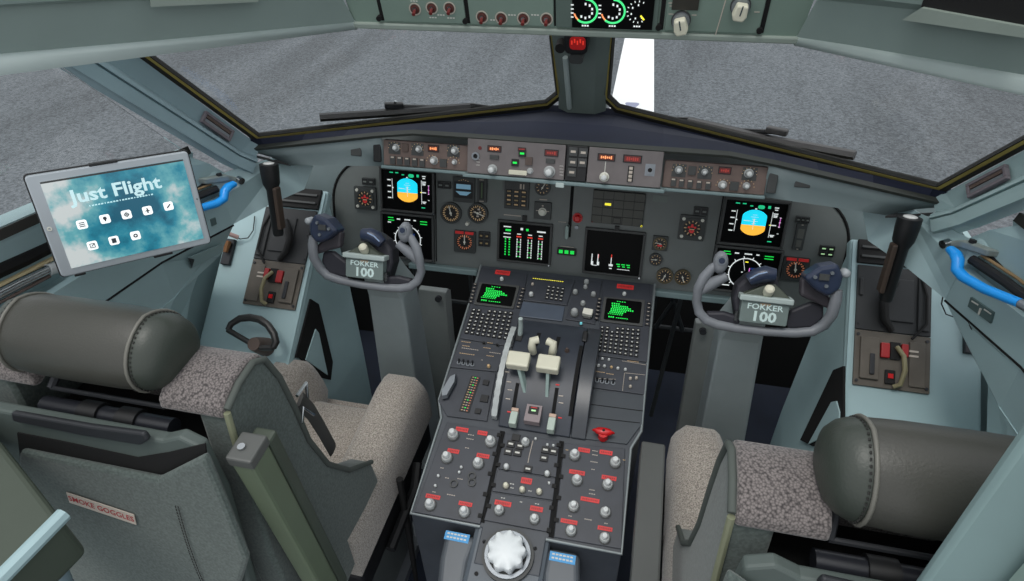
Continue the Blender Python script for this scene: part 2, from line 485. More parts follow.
def strips(F, pts, w0, w1, n0, n1, m, b=None):
    """band inside a closed convex polygon, from inset w0 to inset w1"""
    b = b or MB(); b.mat(m)
    def inset(d):
        out = []
        k = len(pts)
        for i in range(k):
            p0 = Vector(pts[i - 1]).to_2d(); p = Vector(pts[i]).to_2d(); p2 = Vector(pts[(i + 1) % k]).to_2d()
            e1 = (p - p0).normalized(); e2 = (p2 - p).normalized()
            q1 = Vector((-e1.y, e1.x)); q2 = Vector((-e2.y, e2.x))
            bis = (q1 + q2).normalized(); out.append(p + bis * (d / max(0.3, bis.dot(q1))))
        return out
    a = sum(pts[i][0] * pts[(i + 1) % len(pts)][1] - pts[(i + 1) % len(pts)][0] * pts[i][1] for i in range(len(pts)))
    if a < 0: pts = pts[::-1]
    A = inset(w0); B = inset(w1); k = len(pts)
    for i in range(k):
        j = (i + 1) % k
        b.poly(F, [tuple(A[i]), tuple(A[j]), tuple(B[j]), tuple(B[i])], n0, n1)
    return b
def window(idx, pts3, seal_in):
    c = sum(pts3, Vector()) / len(pts3)
    U = (pts3[1] - pts3[0]).normalized(); N_ = U.cross(pts3[2] - pts3[0])
    F = Frame(pts3[0], U, N_.cross(U))
    if (CC - c).dot(F.N) < 0: F = Frame(pts3[0], -U, N_.cross(U))
    uv = [((p - F.O).dot(F.U), (p - F.O).dot(F.V)) for p in pts3]
    b = MB(); b.poly(F, uv, -0.008, -0.004)
    w = b.build('window_%d' % idx, None, glassm, smooth=None, kind='structure')
    if seal_in is None:
        b = MB(); b.mat(sealdk); p0, p1 = uv[0], uv[1]
        b.poly(F, [p0, p1, (p1[0], p1[1] + (0.016 if uv[2][1] > p1[1] else -0.016)), (p0[0], p0[1] + (0.016 if uv[2][1] > p1[1] else -0.016))], -0.004, 0.004)
        b.build('window_seal', w, smooth=None); return w, F, uv
    b = strips(F, uv, -0.008, 0.0, -0.014, 0.004, sealdk)
    if seal_in: strips(F, uv, 0.0, 0.0060, -0.012, 0.002, yellowm, b); strips(F, uv, 0.0060, 0.0080, -0.012, 0.001, sealdk, b)
    b.build('window_seal', w, smooth=None)
    return w, F, uv
for i, s in ((1, -1), (2, 1)):
    P = [(0.086, 0.113, 1.105), (0.713, -0.18, 1.095), (0.811, -0.322, 1.321), (0.858, -0.391, 1.43), (0.068, -0.017, 1.43), (0.0545, 0.1155, 1.130)]
    # flatten on the windscreen plane
    Q = []
    for p in P:
        p = Vector(p); p = p - WSN.normalized() * (p - WSP).dot(WSN.normalized()); Q.append(Vector((s * p.x, p.y, p.z)))
    window(i, Q, True)
for i, s in ((3, -1), (4, 1)):
    P = mir(s, [(0.780, -0.325, 1.118), (0.905, -1.45, 1.20), (0.98, -1.45, 1.46), (0.915, -0.52, 1.43)])
    window(i, P, None)

# ---- A pillars between windscreen and side window
for s, nm in ((1, 'right'), (-1, 'left')):
    seal = [Vector((0.708, -0.176, 1.085)), Vector((0.722, -0.190, 1.095)), Vector((0.818, -0.330, 1.321)), Vector((0.868, -0.402, 1.437))]
    low = [Vector((0.712, -0.240, 1.035)), Vector((0.735, -0.274, 1.075)), Vector((0.862, -0.452, 1.337)), Vector((0.915, -0.525, 1.445))]
    vs = []
    for a, b_ in zip(seal, low):
        for t, lift in ((0, 0.0), (0.06, 0.0), (0.46, -0.004), (0.52, 0.012), (0.60, 0.016), (0.63, 0.008), (0.66, 0.014), (0.95, 0.012), (1.0, 0.0), (1.1, -0.04)):
            p = a.lerp(b_, t) + Vector((-0.75, -0.6, 0.2)).normalized() * lift
            vs.append(Vector((s * p.x, p.y, p.z)))
    fs = []
    for j in range(3):
        for i in range(9):
            f = [j * 10 + i, j * 10 + i + 1, (j + 1) * 10 + i + 1, (j + 1) * 10 + i]
            fs.append(f if s > 0 else f[::-1])
    sheet('wall_pillar_' + nm, vs, fs, mat('pillar_left_paint', (134, 158, 166), 0.5, var=0.05) if s < 0 else blue2, 0.01, off=-1)
    # air outlet in the pillar
    a = seal[1].lerp(low[1], 0.22); b_ = seal[2].lerp(low[2], 0.22)
    d = (b_ - a)
    def q(t, w):
        p = seal[1].lerp(seal[2], t).lerp(low[1].lerp(low[2], t), w) + Vector((-0.75, -0.6, 0.2)).normalized() * 0.004
        return Vector((s * p.x, p.y, p.z))
    F = Frame(q(0.16, 0.12), (q(0.42, 0.12) - q(0.16, 0.12)), (q(0.16, 0.12) - q(0.16, 0.42)))
    if (CC - F.O).dot(F.N) < 0: F = Frame(F.O, F.U, -F.V)
    L_ = (q(0.42, 0.12) - q(0.16, 0.12)).length; W_ = (q(0.16, 0.42) - q(0.16, 0.12)).length
    sg = 1 if (q(0.16, 0.42) - F.O).dot(F.V) > 0 else -1
    v = thing('air_outlet', '%s louvred air outlet in the %s windscreen pillar' % ('brownish' if s > 0 else 'dark', nm), 'air vent', F.O, 'pillar air outlets')
    b = MB(); b.frame_ring(F, L_ / 2, sg * W_ / 2, L_, W_, 0.006, -0.002, 0.007); b.build('frame', v, mat('vent_frame', (112, 106, 112), 0.5), smooth=None, bevel=0.001)
    b = MB(); b.cbox(F, L_ / 2, sg * W_ / 2, L_ - 0.012, W_ - 0.012, -0.002, 0.0005); b.build('opening', v, slotm, smooth=None)
    for i in range(2):
        b = MB(); b.cbox(F, L_ / 2, sg * W_ * (0.36 + 0.3 * i), L_ - 0.014, 0.006, 0.0, 0.006); b.build('louvre', v, steel if i else brownm, smooth=None)

# ---- centre post with the standby compass light
b = MB()
b.loft([[Vector((x * w, y, z)) for x, y in ((-1, yy + 0.004), (-0.55, yy - 0.012), (0.55, yy - 0.012), (1, yy + 0.004), (1, yy + 0.06), (-1, yy + 0.06))] for w, yy, z in ((0.058, 0.118, 1.085), (0.0585, 0.108, 1.14), (0.066, 0.034, 1.30), (0.074, -0.02, 1.43))])
struct(b, 'wall_centre_post', mat('post_grey_green', (112, 124, 120), 0.5, var=0.08), smooth=20)
b = MB(); b.tube([hit(569.5, 108, (0, 0.105, 1.1), (0, -0.9, -0.4)), hit(566, 56, (0, 0.06, 1.22), (0, -0.9, -0.4)) - Vector((0, 0.01, 0))], 0.0065, 8)
b.build('post_cable_duct', None, lipm, label='pale vertical cable duct running up the windscreen centre post', cat='cable duct', loc=(-0.03, 0.1, 1.1))
F = Frame(hit(576, 43, (0, 0.0, 1.25), (0, -1, -0.3)), X, (0, -0.25, 0.97))
t = thing('standby_compass', 'small black standby compass with red lit card on the centre post', 'compass', F.p(0, 0, 0))
b = MB(); b.rrect(F, 0.0, 0, 0.05, 0.05, 0.012, -0.03, 0.004); b.build('housing', t, black, bevel=0.003)
b = MB(); b.mat(mat('compass_red', (150, 22, 22), 0.4, emit=0.4)); b.rrect(F, 0.004, 0.002, 0.034, 0.028, 0.008, 0.004, 0.006)
b.mat(e_red)
for i in range(5): b.cbox(F, -0.008 + i * 0.006, 0.004 + 0.004 * (i % 2), 0.003, 0.009, 0.006, 0.0065)
b.build('compass_card', t, smooth=None)
b = MB(); b.cyl(F, -0.034, -0.012, 0.011, -0.02, 0.004, 16); b.build('knob', t, blk2)
b = MB(); b.rrect(F, 0.0, -0.038, 0.03, 0.022, 0.008, -0.03, 0.0); b.build('bracket', t, dkgrey)

# ---- header beam, overhead facade and roof side panels
HX = 0.394
b = MB(); b.poly(OH, [(-HX, -0.012), (HX, -0.012), (HX + 0.03, 0.30), (-HX - 0.03, 0.30)], -0.05, 0.0)
struct(b, 'ceiling_header', ohg, smooth=None)
b = MB(); b.box(OH, -HX, HX, -0.016, -0.004, -0.06, 0.006)
struct(b, 'trim_5', ohg2, smooth=None, bevel=0.003)
for s, nm in ((1, 'right'), (-1, 'left')):
    P0 = Vector((s * 0.392, -0.235, 1.372)); P1 = Vector((s * 0.84, -0.63, 1.402)); P2 = Vector((s * 1.05, -1.15, 1.43))
    up = Vector((s * 0.05, -0.10, 0.26)); inn = Vector((-s * 0.55, -0.62, 0)).normalized()
    A = [P0, P1, P2]
    vs = []
    for p in A:
        vs += [p, p + up * (0.30 if p is not P0 else 0.26), p + up * 0.31 + inn * 0.012, p + up * 0.95 + inn * 0.02]
    fs = []
    for j in range(2):
        for i in range(3):
            f = [j * 4 + i, j * 4 + i + 1, (j + 1) * 4 + i + 1, (j + 1) * 4 + i]
            fs.append(f[::-1] if s > 0 else f)
    sheet('ceiling_side_' + nm, vs, fs, mat('roof_side_green_grey', (124, 140, 136), 0.5, var=0.04), 0.01, off=0)
    vs = []
    for p, q_ in zip(A, (0.35, 1.0, 1.1)):
        vs += [p + Vector((0, 0, 0.004)) + inn * 0.002, p + inn * 0.012 * q_ + Vector((0, 0, -0.004 * q_)), p + inn * 0.010 * q_ + Vector((0, 0, -0.024 * q_)), p - inn * 0.03 + Vector((0, 0, -0.026 * q_))]
    fs = []
    for j in range(2):
        for i in range(3):
            f = [j * 4 + i, j * 4 + i + 1, (j + 1) * 4 + i + 1, (j + 1) * 4 + i]
            fs.append(f[::-1] if s < 0 else f)
    sheet('trim_7' if s > 0 else 'trim_8', vs, fs, lipm, 0.006, off=0, smooth=60)
# aft roof edge light trims seen at the very top corners

# ================================================================== GLARESHIELD
def zlip(x):
    x = abs(x)
    return 1.138 if x < 0.33 else (1.138 - 0.012 * (x - 0.33) / 0.09 if x < 0.42 else 1.126 - (x - 0.42) / 0.32 * 0.046)
def ylip(x):
    x = abs(x)
    return -0.176 if x < 0.42 else -0.176 - (x - 0.42) / 0.32 * 0.024
def ybase(x):
    x = abs(x); return 0.110 if x < 0.086 else 0.110 - (x - 0.086) * 0.4673
hs = thing('glareshield', 'long navy-topped grey glareshield hood above the instrument panel', 'glareshield', (0, -0.16, 1.1))
xs = [-0.735, -0.70, -0.6, -0.5, -0.42, -0.38, -0.33, -0.2, -0.086, 0, 0.086, 0.2, 0.33, 0.38, 0.42, 0.5, 0.6, 0.70, 0.735]
vs = []; fs = []; mi = []
b = MB()
rows = lambda x: [(ybase(x) + 0.022, 1.099), (ybase(x) - 0.004, 1.092), ((ybase(x) * 0.45 + ylip(x) * 0.55), zlip(x) * 0.5 + 1.103 * 0.5 + 0.006), (ylip(x) + 0.012, zlip(x) - 0.001), (ylip(x), zlip(x) - 0.005), (ylip(x) + 0.002, zlip(x) - 0.011), (ylip(x) + 0.02, zlip(x) - 0.013)]
R_ = [[Vector((x, y, z)) for y, z in rows(x)] for x in xs]
for j in range(len(xs) - 1):
    for i in range(6):
        b.mat(navy if i < 3 else hooddk)
        b.add([R_[j][i], R_[j][i + 1], R_[j + 1][i + 1], R_[j + 1][i]], [[0, 1, 2, 3]])
b.build('hood', hs, smooth=60)
# grey fascia outboard of the control units, left and right
for s, nm in ((1, 'right'), (-1, 'left')):
    P = []
    top = [(0.408, 1), (0.45, 1), (0.55, 1), (0.65, 1), (0.735, 1)]
    vs = []
    for i, (x, _) in enumerate(top):
        t = i / 4
        bx = 0.408 + (0.635 - 0.408) * t
        tp = Vector((x, ylip(x) + 0.004, zlip(x) - 0.010))
        bt = Vector((bx, -0.181 - 0.015 * t, 1.052 - 0.010 * t))
        vs += [tp, tp.lerp(bt, 0.5) + Vector((0, 0.006, 0)), bt, bt + Vector((0.0, 0.05 + 0.03 * (1 - t), -0.004))]
    vs = [Vector((s * v.x, v.y, v.z)) for v in vs]
    fs = []
    for j in range(4):
        for i in range(3):
            f = [j * 4 + i, j * 4 + i + 1, (j + 1) * 4 + i + 1, (j + 1) * 4 + i]
            fs.append(f if s > 0 else f[::-1])
    sheet('fascia', vs, fs, fascia, 0.003, parent=hs, smooth=50)
    # dark wedge from the fascia tip to the pillar
    P = mir(s, [(0.635, -0.196, 1.040), (0.745, -0.205, 1.068), (0.74, -0.20, 1.060), (0.66, -0.16, 1.030)])
    sheet('corner_gusset', P, [[0, 1, 2, 3]], black, 0.004, parent=hs)
    # small square cap on the fascia
    F = GP.off(0, 0, 0.002)
    b = MB(); px = (356, 151) if s < 0 else (803, 182)
    u, v = F.uv(*px); b.cbox(F, u, v, 0.026 if s < 0 else 0.03, 0.022, -0.01, 0.002); b.build('blanking_cap', hs, dkgrey, smooth=None, bevel=0.002)
    u = s * 0.421
    b = MB(); b.box(F, u - 0.009, u + 0.009, 0.006, 0.056, -0.01, 0.003); b.build('side_bracket', hs, black if s < 0 else dkgrey, smooth=None, bevel=0.002)
b = MB(); b.box(GP, -0.412, 0.412, -0.007, 0.0, -0.02, 0.006)
b.build('lower_rail', hs, mat('rail_blue_grey', (112, 132, 134), 0.45), smooth=None, bevel=0.002)
b = MB(); b.box(GC, -0.215, 0.215, -0.009, -0.001, -0.03, 0.004)
b.build('lower_rail', hs, mat('rail_blue_grey', (112, 132, 134), 0.45), smooth=None, bevel=0.002)
for px in ((577, 136.5), (398, 131)):
    pass

KN = 0
def knob(F, u, v, r, h, parent, m=None, cap=None, pointer=True, name='knob', skirt=True, ang=0.0, seg=20):
    """a turned knob: skirt, body and a paler cap"""
    m = m or knobm
    b = MB(); b.mat(m)
    pr = []
    if skirt: pr += [(r * 1.25, 0.0), (r * 1.25, h * 0.18)]
    else: pr += [(r * 1.02, 0.0)]
    pr += [(r, h * 0.25), (r * 0.92, h * 0.85), (r * 0.8, h)]
    b.lathe(F, u, v, pr, seg)
    if cap: b.mat(cap); b.lathe(F, u, v, [(r * 0.72, h), (r * 0.66, h * 1.28), (r * 0.5, h * 1.36)], seg)
    if pointer:
        b.mat(textdk)
        FF = F.off(u, v, 0).rot(ang); b.box(FF, -r * 0.09, r * 0.09, r * 0.1, r * 0.7, h * (1.36 if cap else 1.0), h * (1.38 if cap else 1.03))
    return b.build(name, parent, smooth=40)

def pxscale(F, px, py):
    a = F.uv(px - 1, py); b = F.uv(px + 1, py); c = F.uv(px, py - 1); d = F.uv(px, py + 1)
    return abs(b[0] - a[0]) / 2, abs(c[1] - d[1]) / 2

# control units in the glareshield: (corner pixels on the face frame)
def unit(F, name, label, u0, u1, v0, v1, m, cat='control panel', group=None, d=0.006):
    o = thing(name, label, cat, F.p((u0 + u1) / 2, v0, 0), group)
    b = MB(); b.mat(m); b.box(F, u0, u1, v0, v1, -0.02, 0)
    b.build('faceplate', o, smooth=None, bevel=0.0015)
    return o
def glyph_row(b, F, u, v, w, h, n, k, m):
    b.mat(m)
    for i in range(k):
        x = u - w / 2 + w * (i + 0.5) / k
        hh = h * random.choice((0.6, 0.8, 1.0)); b.cbox(F, x, v, w / k * 0.66, hh, n, n + 0.0004)
def readout(F, px, py, wpx, hpx, o, frame_m, lit_m, k=4, name='readout', nbase=0.0):
    u, v = F.uv(px, py, nbase); sx, sy = pxscale(F, px, py)
    w, h = wpx * sx, hpx * sy
    b = MB(); b.mat(black); b.cbox(F, u, v, w, h, nbase, nbase + 0.0015)
    b.mat(frame_m); b.cbox(F, u, v, w * 0.86, h * 0.72, nbase + 0.0015, nbase + 0.002)
    glyph_row(b, F, u, v, w * 0.66, h * 0.42, nbase + 0.002, k, lit_m)
    return b.build(name, o, smooth=None)
def sq_button(F, px, py, wpx, hpx, o, m, lit=None, name='button', h=0.004, u=None, v=None, w=None, hh=None):
    if u is None:
        u, v = F.uv(px, py); sx, sy = pxscale(F, px, py); w, hh = wpx * sx, hpx * sy
    b = MB(); b.mat(m); b.cbox(F, u, v, w, hh, 0, h)
    if lit: b.mat(lit); b.cbox(F, u, v, w * 0.6, hh * 0.28, h, h + 0.0005)
    return b.build(name, o, smooth=None, bevel=0.0006)
def pknob(F, px, py, rpx, hmul, o, **k):
    sx, sy = pxscale(F, px, py); r = rpx * sx; h = r * hmul
    u, v = F.uv(px, py, h); return knob(F, u, v, r, h, o, **k)

# display-select panels, outboard left and right (same unit, same face)
for s, dx, dy in ((-1, 0, 0), (1, 0, 0)):
    u0, u1 = (-0.407, -0.209) if s < 0 else (0.209, 0.410)
    o = unit(GP, 'display_control_panel', ('brown-grey display control panel with round knobs at the left end of the glareshield' if s < 0 else
             'brown-grey display control panel with round knobs at the right end of the glareshield'), u0, u1, 0.0005, 0.056, unitr, group='display control panels')
    F = GP
    W = u1 - u0
    if s < 0:
        kn = [(394.5, 148, 3.2), (417.5, 149.5, 3), (453.5, 151, 3.6), (432.5, 161, 3.8), (453.5, 162.5, 2.5)]
        bt = [(393, 160), (400, 160.7), (407.5, 161.4), (415, 162), (422.5, 162.7)]; ro = (433.5, 148.5, 11, 7, e_orange); sq = [(405.5, 147.5, 6, 8), (443.5, 163, 7, 8)]
    else:
        kn = [(679, 170.5, 3.8), (705, 172.5, 3.2), (749.5, 174, 4.6), (723, 185.5, 4.2), (747, 186.5, 3.6)]
        bt = [(673.5, 182), (681.5, 183), (690, 183.8), (699, 184.6), (708, 185.4)]; ro = (724.8, 170.5, 13, 7.5, e_dimred); sq = [(692, 170.5, 8, 9), (734, 186, 9, 9)]
    for q in kn[:3]:
        b = MB(); u, v = F.uv(q[0], q[1]); b.cbox(F, u, v, 0.028, 0.026, 0, 0.001); b.build('knob_plate', o, dkgrey, smooth=None)
    for q in kn:
        u, v = F.uv(q[0], q[1]); b = MB(); b.mat(amber)
        for a in range(7):
            aa = pi * (a / 6); b.cbox(F, u + 0.0135 * cos(aa), v + 0.0125 * sin(aa), 0.0016, 0.0016, 0, 0.0014)
        b.build('knob_scale', o, smooth=None)
    for q in kn: pknob(F, q[0], q[1], q[2] * 0.85, 1.5, o, m=knobm, cap=knobc, pointer=False)
    for q in bt:
        sq_button(F, q[0], q[1], 5.2, 8, o, dkgrey, name='push_button'); u, v = F.uv(q[0], q[1] - 3); b = MB(); b.cbox(F, u, v, 0.007, 0.003, 0.004, 0.0046); b.build('button_legend', o, labelw, smooth=None)
    for q in sq: sq_button(F, *q, o, brownm if s < 0 and q[1] < 150 else dkgrey, name='annunciator')
    readout(F, *ro[:4], o, reddk if s > 0 else mat('readout_brown', (90, 40, 30), 0.5), ro[4], 4)

# autopilot panels, centre-left and centre-right
o = unit(GC, 'autopilot_panel', 'wide grey autopilot panel left of centre with green lit buttons', -0.206, 0.006, 0.0005, 0.074, unitg)
F = GC
pknob(F, 491, 170, 3.8, 1.6, o, cap=knobc, pointer=False); pknob(F, 548.5, 172.5, 4.6, 1.4, o, cap=knobc, pointer=False)
pknob(F, 529.5, 171.5, 2.6, 1.2, o, pointer=False); 
readout(F, 494.5, 148.8, 14, 6.5, o, mat('readout_brown', (90, 40, 30), 0.5), e_orange, 5)
readout(F, 522, 149.5, 8, 4, o, reddk, e_dimred, 4); readout(F, 551.5, 153, 14, 7, o, reddk, e_dimred, 4)
sq_button(F, 522.5, 153.3, 7, 7, o, black, e_green, 'lit_button'); sq_button(F, 515.3, 162.5, 7, 7, o, black, e_green, 'lit_button')
sq_button(F, 529, 161, 7, 8, o, brownm); sq_button(F, 494.5, 157, 9, 4, o, dkgrey); sq_button(F, 550.5, 161, 9, 4.5, o, dkgrey)
u, v = F.uv(518, 172.5); b = MB(); b.rrect(F, u, v, 0.040, 0.010, 0.002, 0, 0.004); b.build('engage_bar', o, cream, bevel=0.001)
u, v = F.uv(475.8, 156); b = MB(); b.mat(steel); b.ring(F, u, v, 0.005, 0.0085, 0, 0.004); b.mat(blk2); b.cyl(F, u, v, 0.005, 0, 0.001, 16); b.build('jack_socket', o)
u, v = F.uv(480, 148); b = MB(); b.cyl(F, u, v, 0.004, 0, 0.001, 14); b.build('light_sensor', o, reddk)
for q in ((553.5, 170, 9), (470, 160, 6)):
    b = MB(); b.mat(textw)
    for i in range(4):
        u, v = F.uv(q[0] + 8, q[1] - 4 + i * 3); b.cbox(F, u, v, 0.008, 0.001, 0, 0.0006)
    b.build('scale_marks', o, smooth=None)
o = unit(GC, 'warning_light_panel', 'narrow black warning light panel with five small legends at the centre', 0.008, 0.052, 0.0005, 0.074, black)
for i, (px, py) in enumerate(((573.5, 151.5), (583.5, 152.5), (573, 162), (582.5, 162.5), (572, 172))):
    sq_button(F, px, py, 8.4, 8.5, o, dkgrey, labelw, 'warning_light')
o = unit(GC, 'altitude_select_panel', 'grey altitude select panel right of centre with thumbwheel and amber readout', 0.054, 0.205, 0.0005, 0.074, unitg)
readout(F, 606.5, 157.3, 18, 7.5, o, mat('readout_brown', (90, 40, 30), 0.5), e_orange, 6); readout(F, 632.5, 159, 19, 8, o, reddk, e_dimred, 6)
pknob(F, 603.8, 177.8, 3.9, 1.6, o, m=white, cap=knobc, pointer=False)
u, v = F.uv(605.2, 167); b = MB(); b.cbox(F, u, v, 0.0016, 0.022, 0, 0.0006); b.build('scale_mark', o, textw, smooth=None)
u, v = F.uv(630.5, 174); b = MB(); b.mat(black); b.cbox(F, u, v, 0.012, 0.033, 0, 0.0012); b.mat(labelw)
for i in range(4): b.cbox(F, u, v - 0.012 + i * 0.008, 0.007, 0.0055, 0.001, 0.004)
b.build('thumbwheel', o, smooth=None)
u, v = F.uv(650, 170); b = MB(); b.mat(steel); b.cbox(F, u, v, 0.020, 0.024, 0, 0.0008); b.ring(F, u, v, 0.0045, 0.008, 0, 0.004); b.mat(blk2); b.cyl(F, u, v, 0.0045, 0, 0.0015, 14); b.build('jack_socket', o)
# small pale hinge cover under the centre
F = GC
u, v = F.uv(560.5, 182); b = MB(); b.rrect(F, u, -0.009, 0.018, 0.010, 0.002, 0.004, 0.008); b.build('rail_clip', hs, lipm, bevel=0.001)

# ================================================================== MAIN INSTRUMENT PANEL
ip = thing('instrument_panel', 'wide grey main instrument panel with rounded ends under the glareshield', 'instrument panel', (0, -0.06, 0.70))
out = [(-0.648, -0.262)]
for i in range(9):
    a = pi - (pi / 2) * i / 8; out.append((-0.530 + 0.118 * cos(a), -0.10 + 0.122 * sin(a)))
out += [(-0.50, 0.10), (0.50, 0.10)]
for i in range(9):
    a = pi / 2 - (pi / 2) * i / 8; out.append((0.530 + 0.118 * cos(a), -0.10 + 0.122 * sin(a)))
out += [(0.648, -0.262)]
b = MB(); b.mat(panelg); b.poly(MP, out, -0.02, -0.004)
b.build('panel_plate', ip, smooth=None, bevel=0.002)
for s in (-1, 1):
    b = MB()
    pth = [MP.p(s * 0.650, -0.262, -0.004)] + [MP.p(s * (0.530 + 0.120 * cos(pi / 2 * i / 12)), -0.10 + 0.124 * sin(pi / 2 * i / 12), -0.004) for i in range(13)]
    b.tube(pth, 0.0035, 6); b.build('edge_seal', ip, slotm)
    b = MB(); b.box(MP, *( (0.222, 0.43) if s > 0 else (-0.43, -0.236)), -0.262, -0.246, -0.004, 0.018)
    b.build('lower_rail', ip, mat('rail_blue_grey', (112, 132, 134), 0.45), smooth=None, bevel=0.003)
b = MB(); b.box(MP, -0.215, 0.215, -0.262, -0.240, -0.004, 0.010); b.build('lower_rail', ip, panelg, smooth=None, bevel=0.003)
# recessed sub-panel joints
b = MB(); b.mat(slotm)
for u in (-0.508, -0.3565, 0.3565, 0.508):
    b.box(MP, u - 0.0015, u + 0.0015, -0.24, 0.02, -0.0042, -0.0035)
b.box(MP, -0.0075 + 0.003, 0.0005 + 0.003, -0.135, 0.0, -0.0042, -0.0030)
b.build('panel_joints', ip, smooth=None)
for px, py, w, h in ((495.5, 184, 0.036, 0.030), (660, 199, 0.034, 0.016)):
    b = MB(); u, v = MP.uv(px, py); b.rrect(MP, u, v, w, h, 0.002, -0.004, -0.0025); b.build('blanking_plate', ip, mat('bare_plate', (112, 122, 118), 0.5), smooth=None)
# gear lever slot, lever, red button, engraved lines
u, v = MP.uv(567.5, 231); b = MB(); b.rrect(MP, u, v, 0.008, 0.034, 0.004, -0.004, 0.016); b.build('gear_lever', ip, mat('lever_grey_green', (140, 160, 156), 0.4), bevel=0.001)
b = MB(); u, v = MP.uv(562, 222.3); b.cbox(MP, u, v, 0.020, 0.0014, -0.004, -0.003); b.build('index_line', ip, labelw, smooth=None)
u, v = MP.uv(577.5, 218); b = MB(); b.lathe(MP, u, v, [(0.0125, -0.004), (0.0125, 0.001), (0.009, 0.001), (0.009, 0.008), (0.006, 0.011)], 20); b.build('red_button', ip, redk, label='red push button')
u, v = MP.uv(576.5, 227.5); b = MB(); b.cyl(MP, u, v, 0.005, -0.004, 0.0, 14); b.build('screw_cap', ip, steel)
for px, py in ((617, 228.5), (524.5, 218)):
    u, v = MP.uv(px, py); b = MB(); b.cbox(MP, u, v, 0.011, 0.012, -0.004, 0.004); b.build('hood_clip', ip, black, smooth=None)
b = MB(); u, v = MP.uv(512, 215.7); b.cbox(MP, u, v, 0.045, 0.0022, -0.004, -0.0032); b.build('engraved_line', ip, labelw, smooth=None)

# ---- electronic displays
def display(F, px4, label, group, draw, hood=0.008):
    """px4: pixel corners TL, TR, BR, BL of the bezel's outer edge"""
    uvs = [F.uv(*p, 0.0) for p in px4]
    u0 = (uvs[0][0] + uvs[3][0]) / 2; u1 = (uvs[1][0] + uvs[2][0]) / 2; v1 = (uvs[0][1] + uvs[1][1]) / 2; v0 = (uvs[2][1] + uvs[3][1]) / 2
    cx, cy, w, h = (u0 + u1) / 2, (v0 + v1) / 2, u1 - u0, v1 - v0
    o = thing('electronic_display', label, 'display screen', F.p(cx, v0, -0.0035), group)
    b = MB(); t = 0.006
    b.mat(dkgrey); b.frame_ring(F, cx, cy, w, h, t, -0.0035, hood)
    b.build('bezel', o, smooth=None, bevel=0.0015)
    b = MB(); b.mat(scr); b.rrect(F, cx, cy, w - 2 * t + 0.001, h - 2 * t + 0.001, 0.006, -0.003, 0.002)
    G = F.off(cx, cy, 0.002)
    draw(b, G, (w - 2 * t) / 2, (h - 2 * t) / 2)
    b.build('screen', o, smooth=None)
    b = MB(); b.cyl(F, u1 - 0.004, v0 + 0.003, 0.0025, hood, hood + 0.002, 10); b.build('brightness_knob', o, silver)
    return o
def tick(b, G, u, v, w, h, m, n=0.0004): b.mat(m); b.cbox(G, u, v, w, h, 0, n)
def draw_pfd(b, G, W, H):
    # attitude ball: wide rounded shape split into sky and ground
    R = W * 0.40; cyb = 0.02 * H; RR = H * 0.60; sp_ = -0.10 * H
    outl = []
    for i in range(48):
        a = 2 * pi * i / 48; x = 1.22 * R * cos(a); x = max(-R, min(R, x)); outl.append((x, cyb + RR * sin(a)))
    up = [p for p in outl if p[1] >= sp_]; dn = [p for p in outl if p[1] < sp_]
    up = sorted([p for p in up], key=lambda p: math.atan2(p[1] - sp_ - 1e-4, p[0]))
    dn = sorted([p for p in dn], key=lambda p: math.atan2(p[1] - sp_, p[0]))
    b.mat(e_cyan); b.poly(G, [(R, sp_)] + up + [(-R, sp_)], 0, 0.0003)
    b.mat(e_sand); b.poly(G, [(-R, sp_)] + dn + [(R, sp_)], 0, 0.0003)
    for i in range(5): tick(b, G, 0, -0.02 * H + i * 0.1 * H, W * (0.26 if i % 2 else 0.14), H * 0.014, e_white, 0.0006)
    tick(b, G, -W * 0.24, 0.09 * H, W * 0.2, H * 0.03, e_white, 0.0007); tick(b, G, 0.0, 0.05 * H, W * 0.045, H * 0.30, e_white, 0.0007)
    tick(b, G, 0, -0.2 * H, W * 0.012, H * 0.2, e_white, 0.0007); tick(b, G, 0, 0.66 * H, W * 0.07, H * 0.05, e_white, 0.0007)
    # speed tape left
    tick(b, G, -W * 0.60, 0.05 * H, W * 0.02, H * 1.0, e_white)
    for i in range(4): tick(b, G, -W * 0.72, (0.48 - i * 0.30) * H, W * 0.14, H * 0.055, e_white)
    tick(b, G, -W * 0.58, 0.10 * H, W * 0.06, H * 0.06, e_white)
    # altitude tape right
    tick(b, G, W * 0.56, -0.02 * H, W * 0.018, H * 1.2, e_white)
    for q, w_ in ((0.78, 0.14), (0.68, 0.10), (0.50, 0.16), (0.42, 0.14), (0.36, 0.12), (-0.03, 0.16), (-0.50, 0.16), (-0.56, 0.10)): tick(b, G, W * 0.66, q * H, W * w_, H * 0.05, e_white)
    tick(b, G, W * 0.54, -0.03 * H, W * 0.06, H * 0.04, e_yel); tick(b, G, W * 0.84, 0.12 * H, W * 0.02, H * 0.46, e_mag)
    for q in (0.34, 0.12, -0.08, -0.40): tick(b, G, W * 0.84, q * H, W * 0.06, H * 0.03, e_white)
    tick(b, G, W * 0.62, -0.80 * H, W * 0.14, H * 0.045, e_teal)
    for u, w_ in ((-0.62, 0.14), (-0.40, 0.12), (-0.16, 0.10)): tick(b, G, W * u, (0.86 - (0.08 if u > -0.2 else 0)) * H, W * w_, H * 0.05, e_teal)
    b.mat(e_teal); b.rrect(G, W * 0.16, 0.76 * H, W * 0.22, H * 0.17, W * 0.06, 0, 0.0005); tick(b, G, W * 0.42, 0.78 * H, W * 0.09, H * 0.13, e_teal)
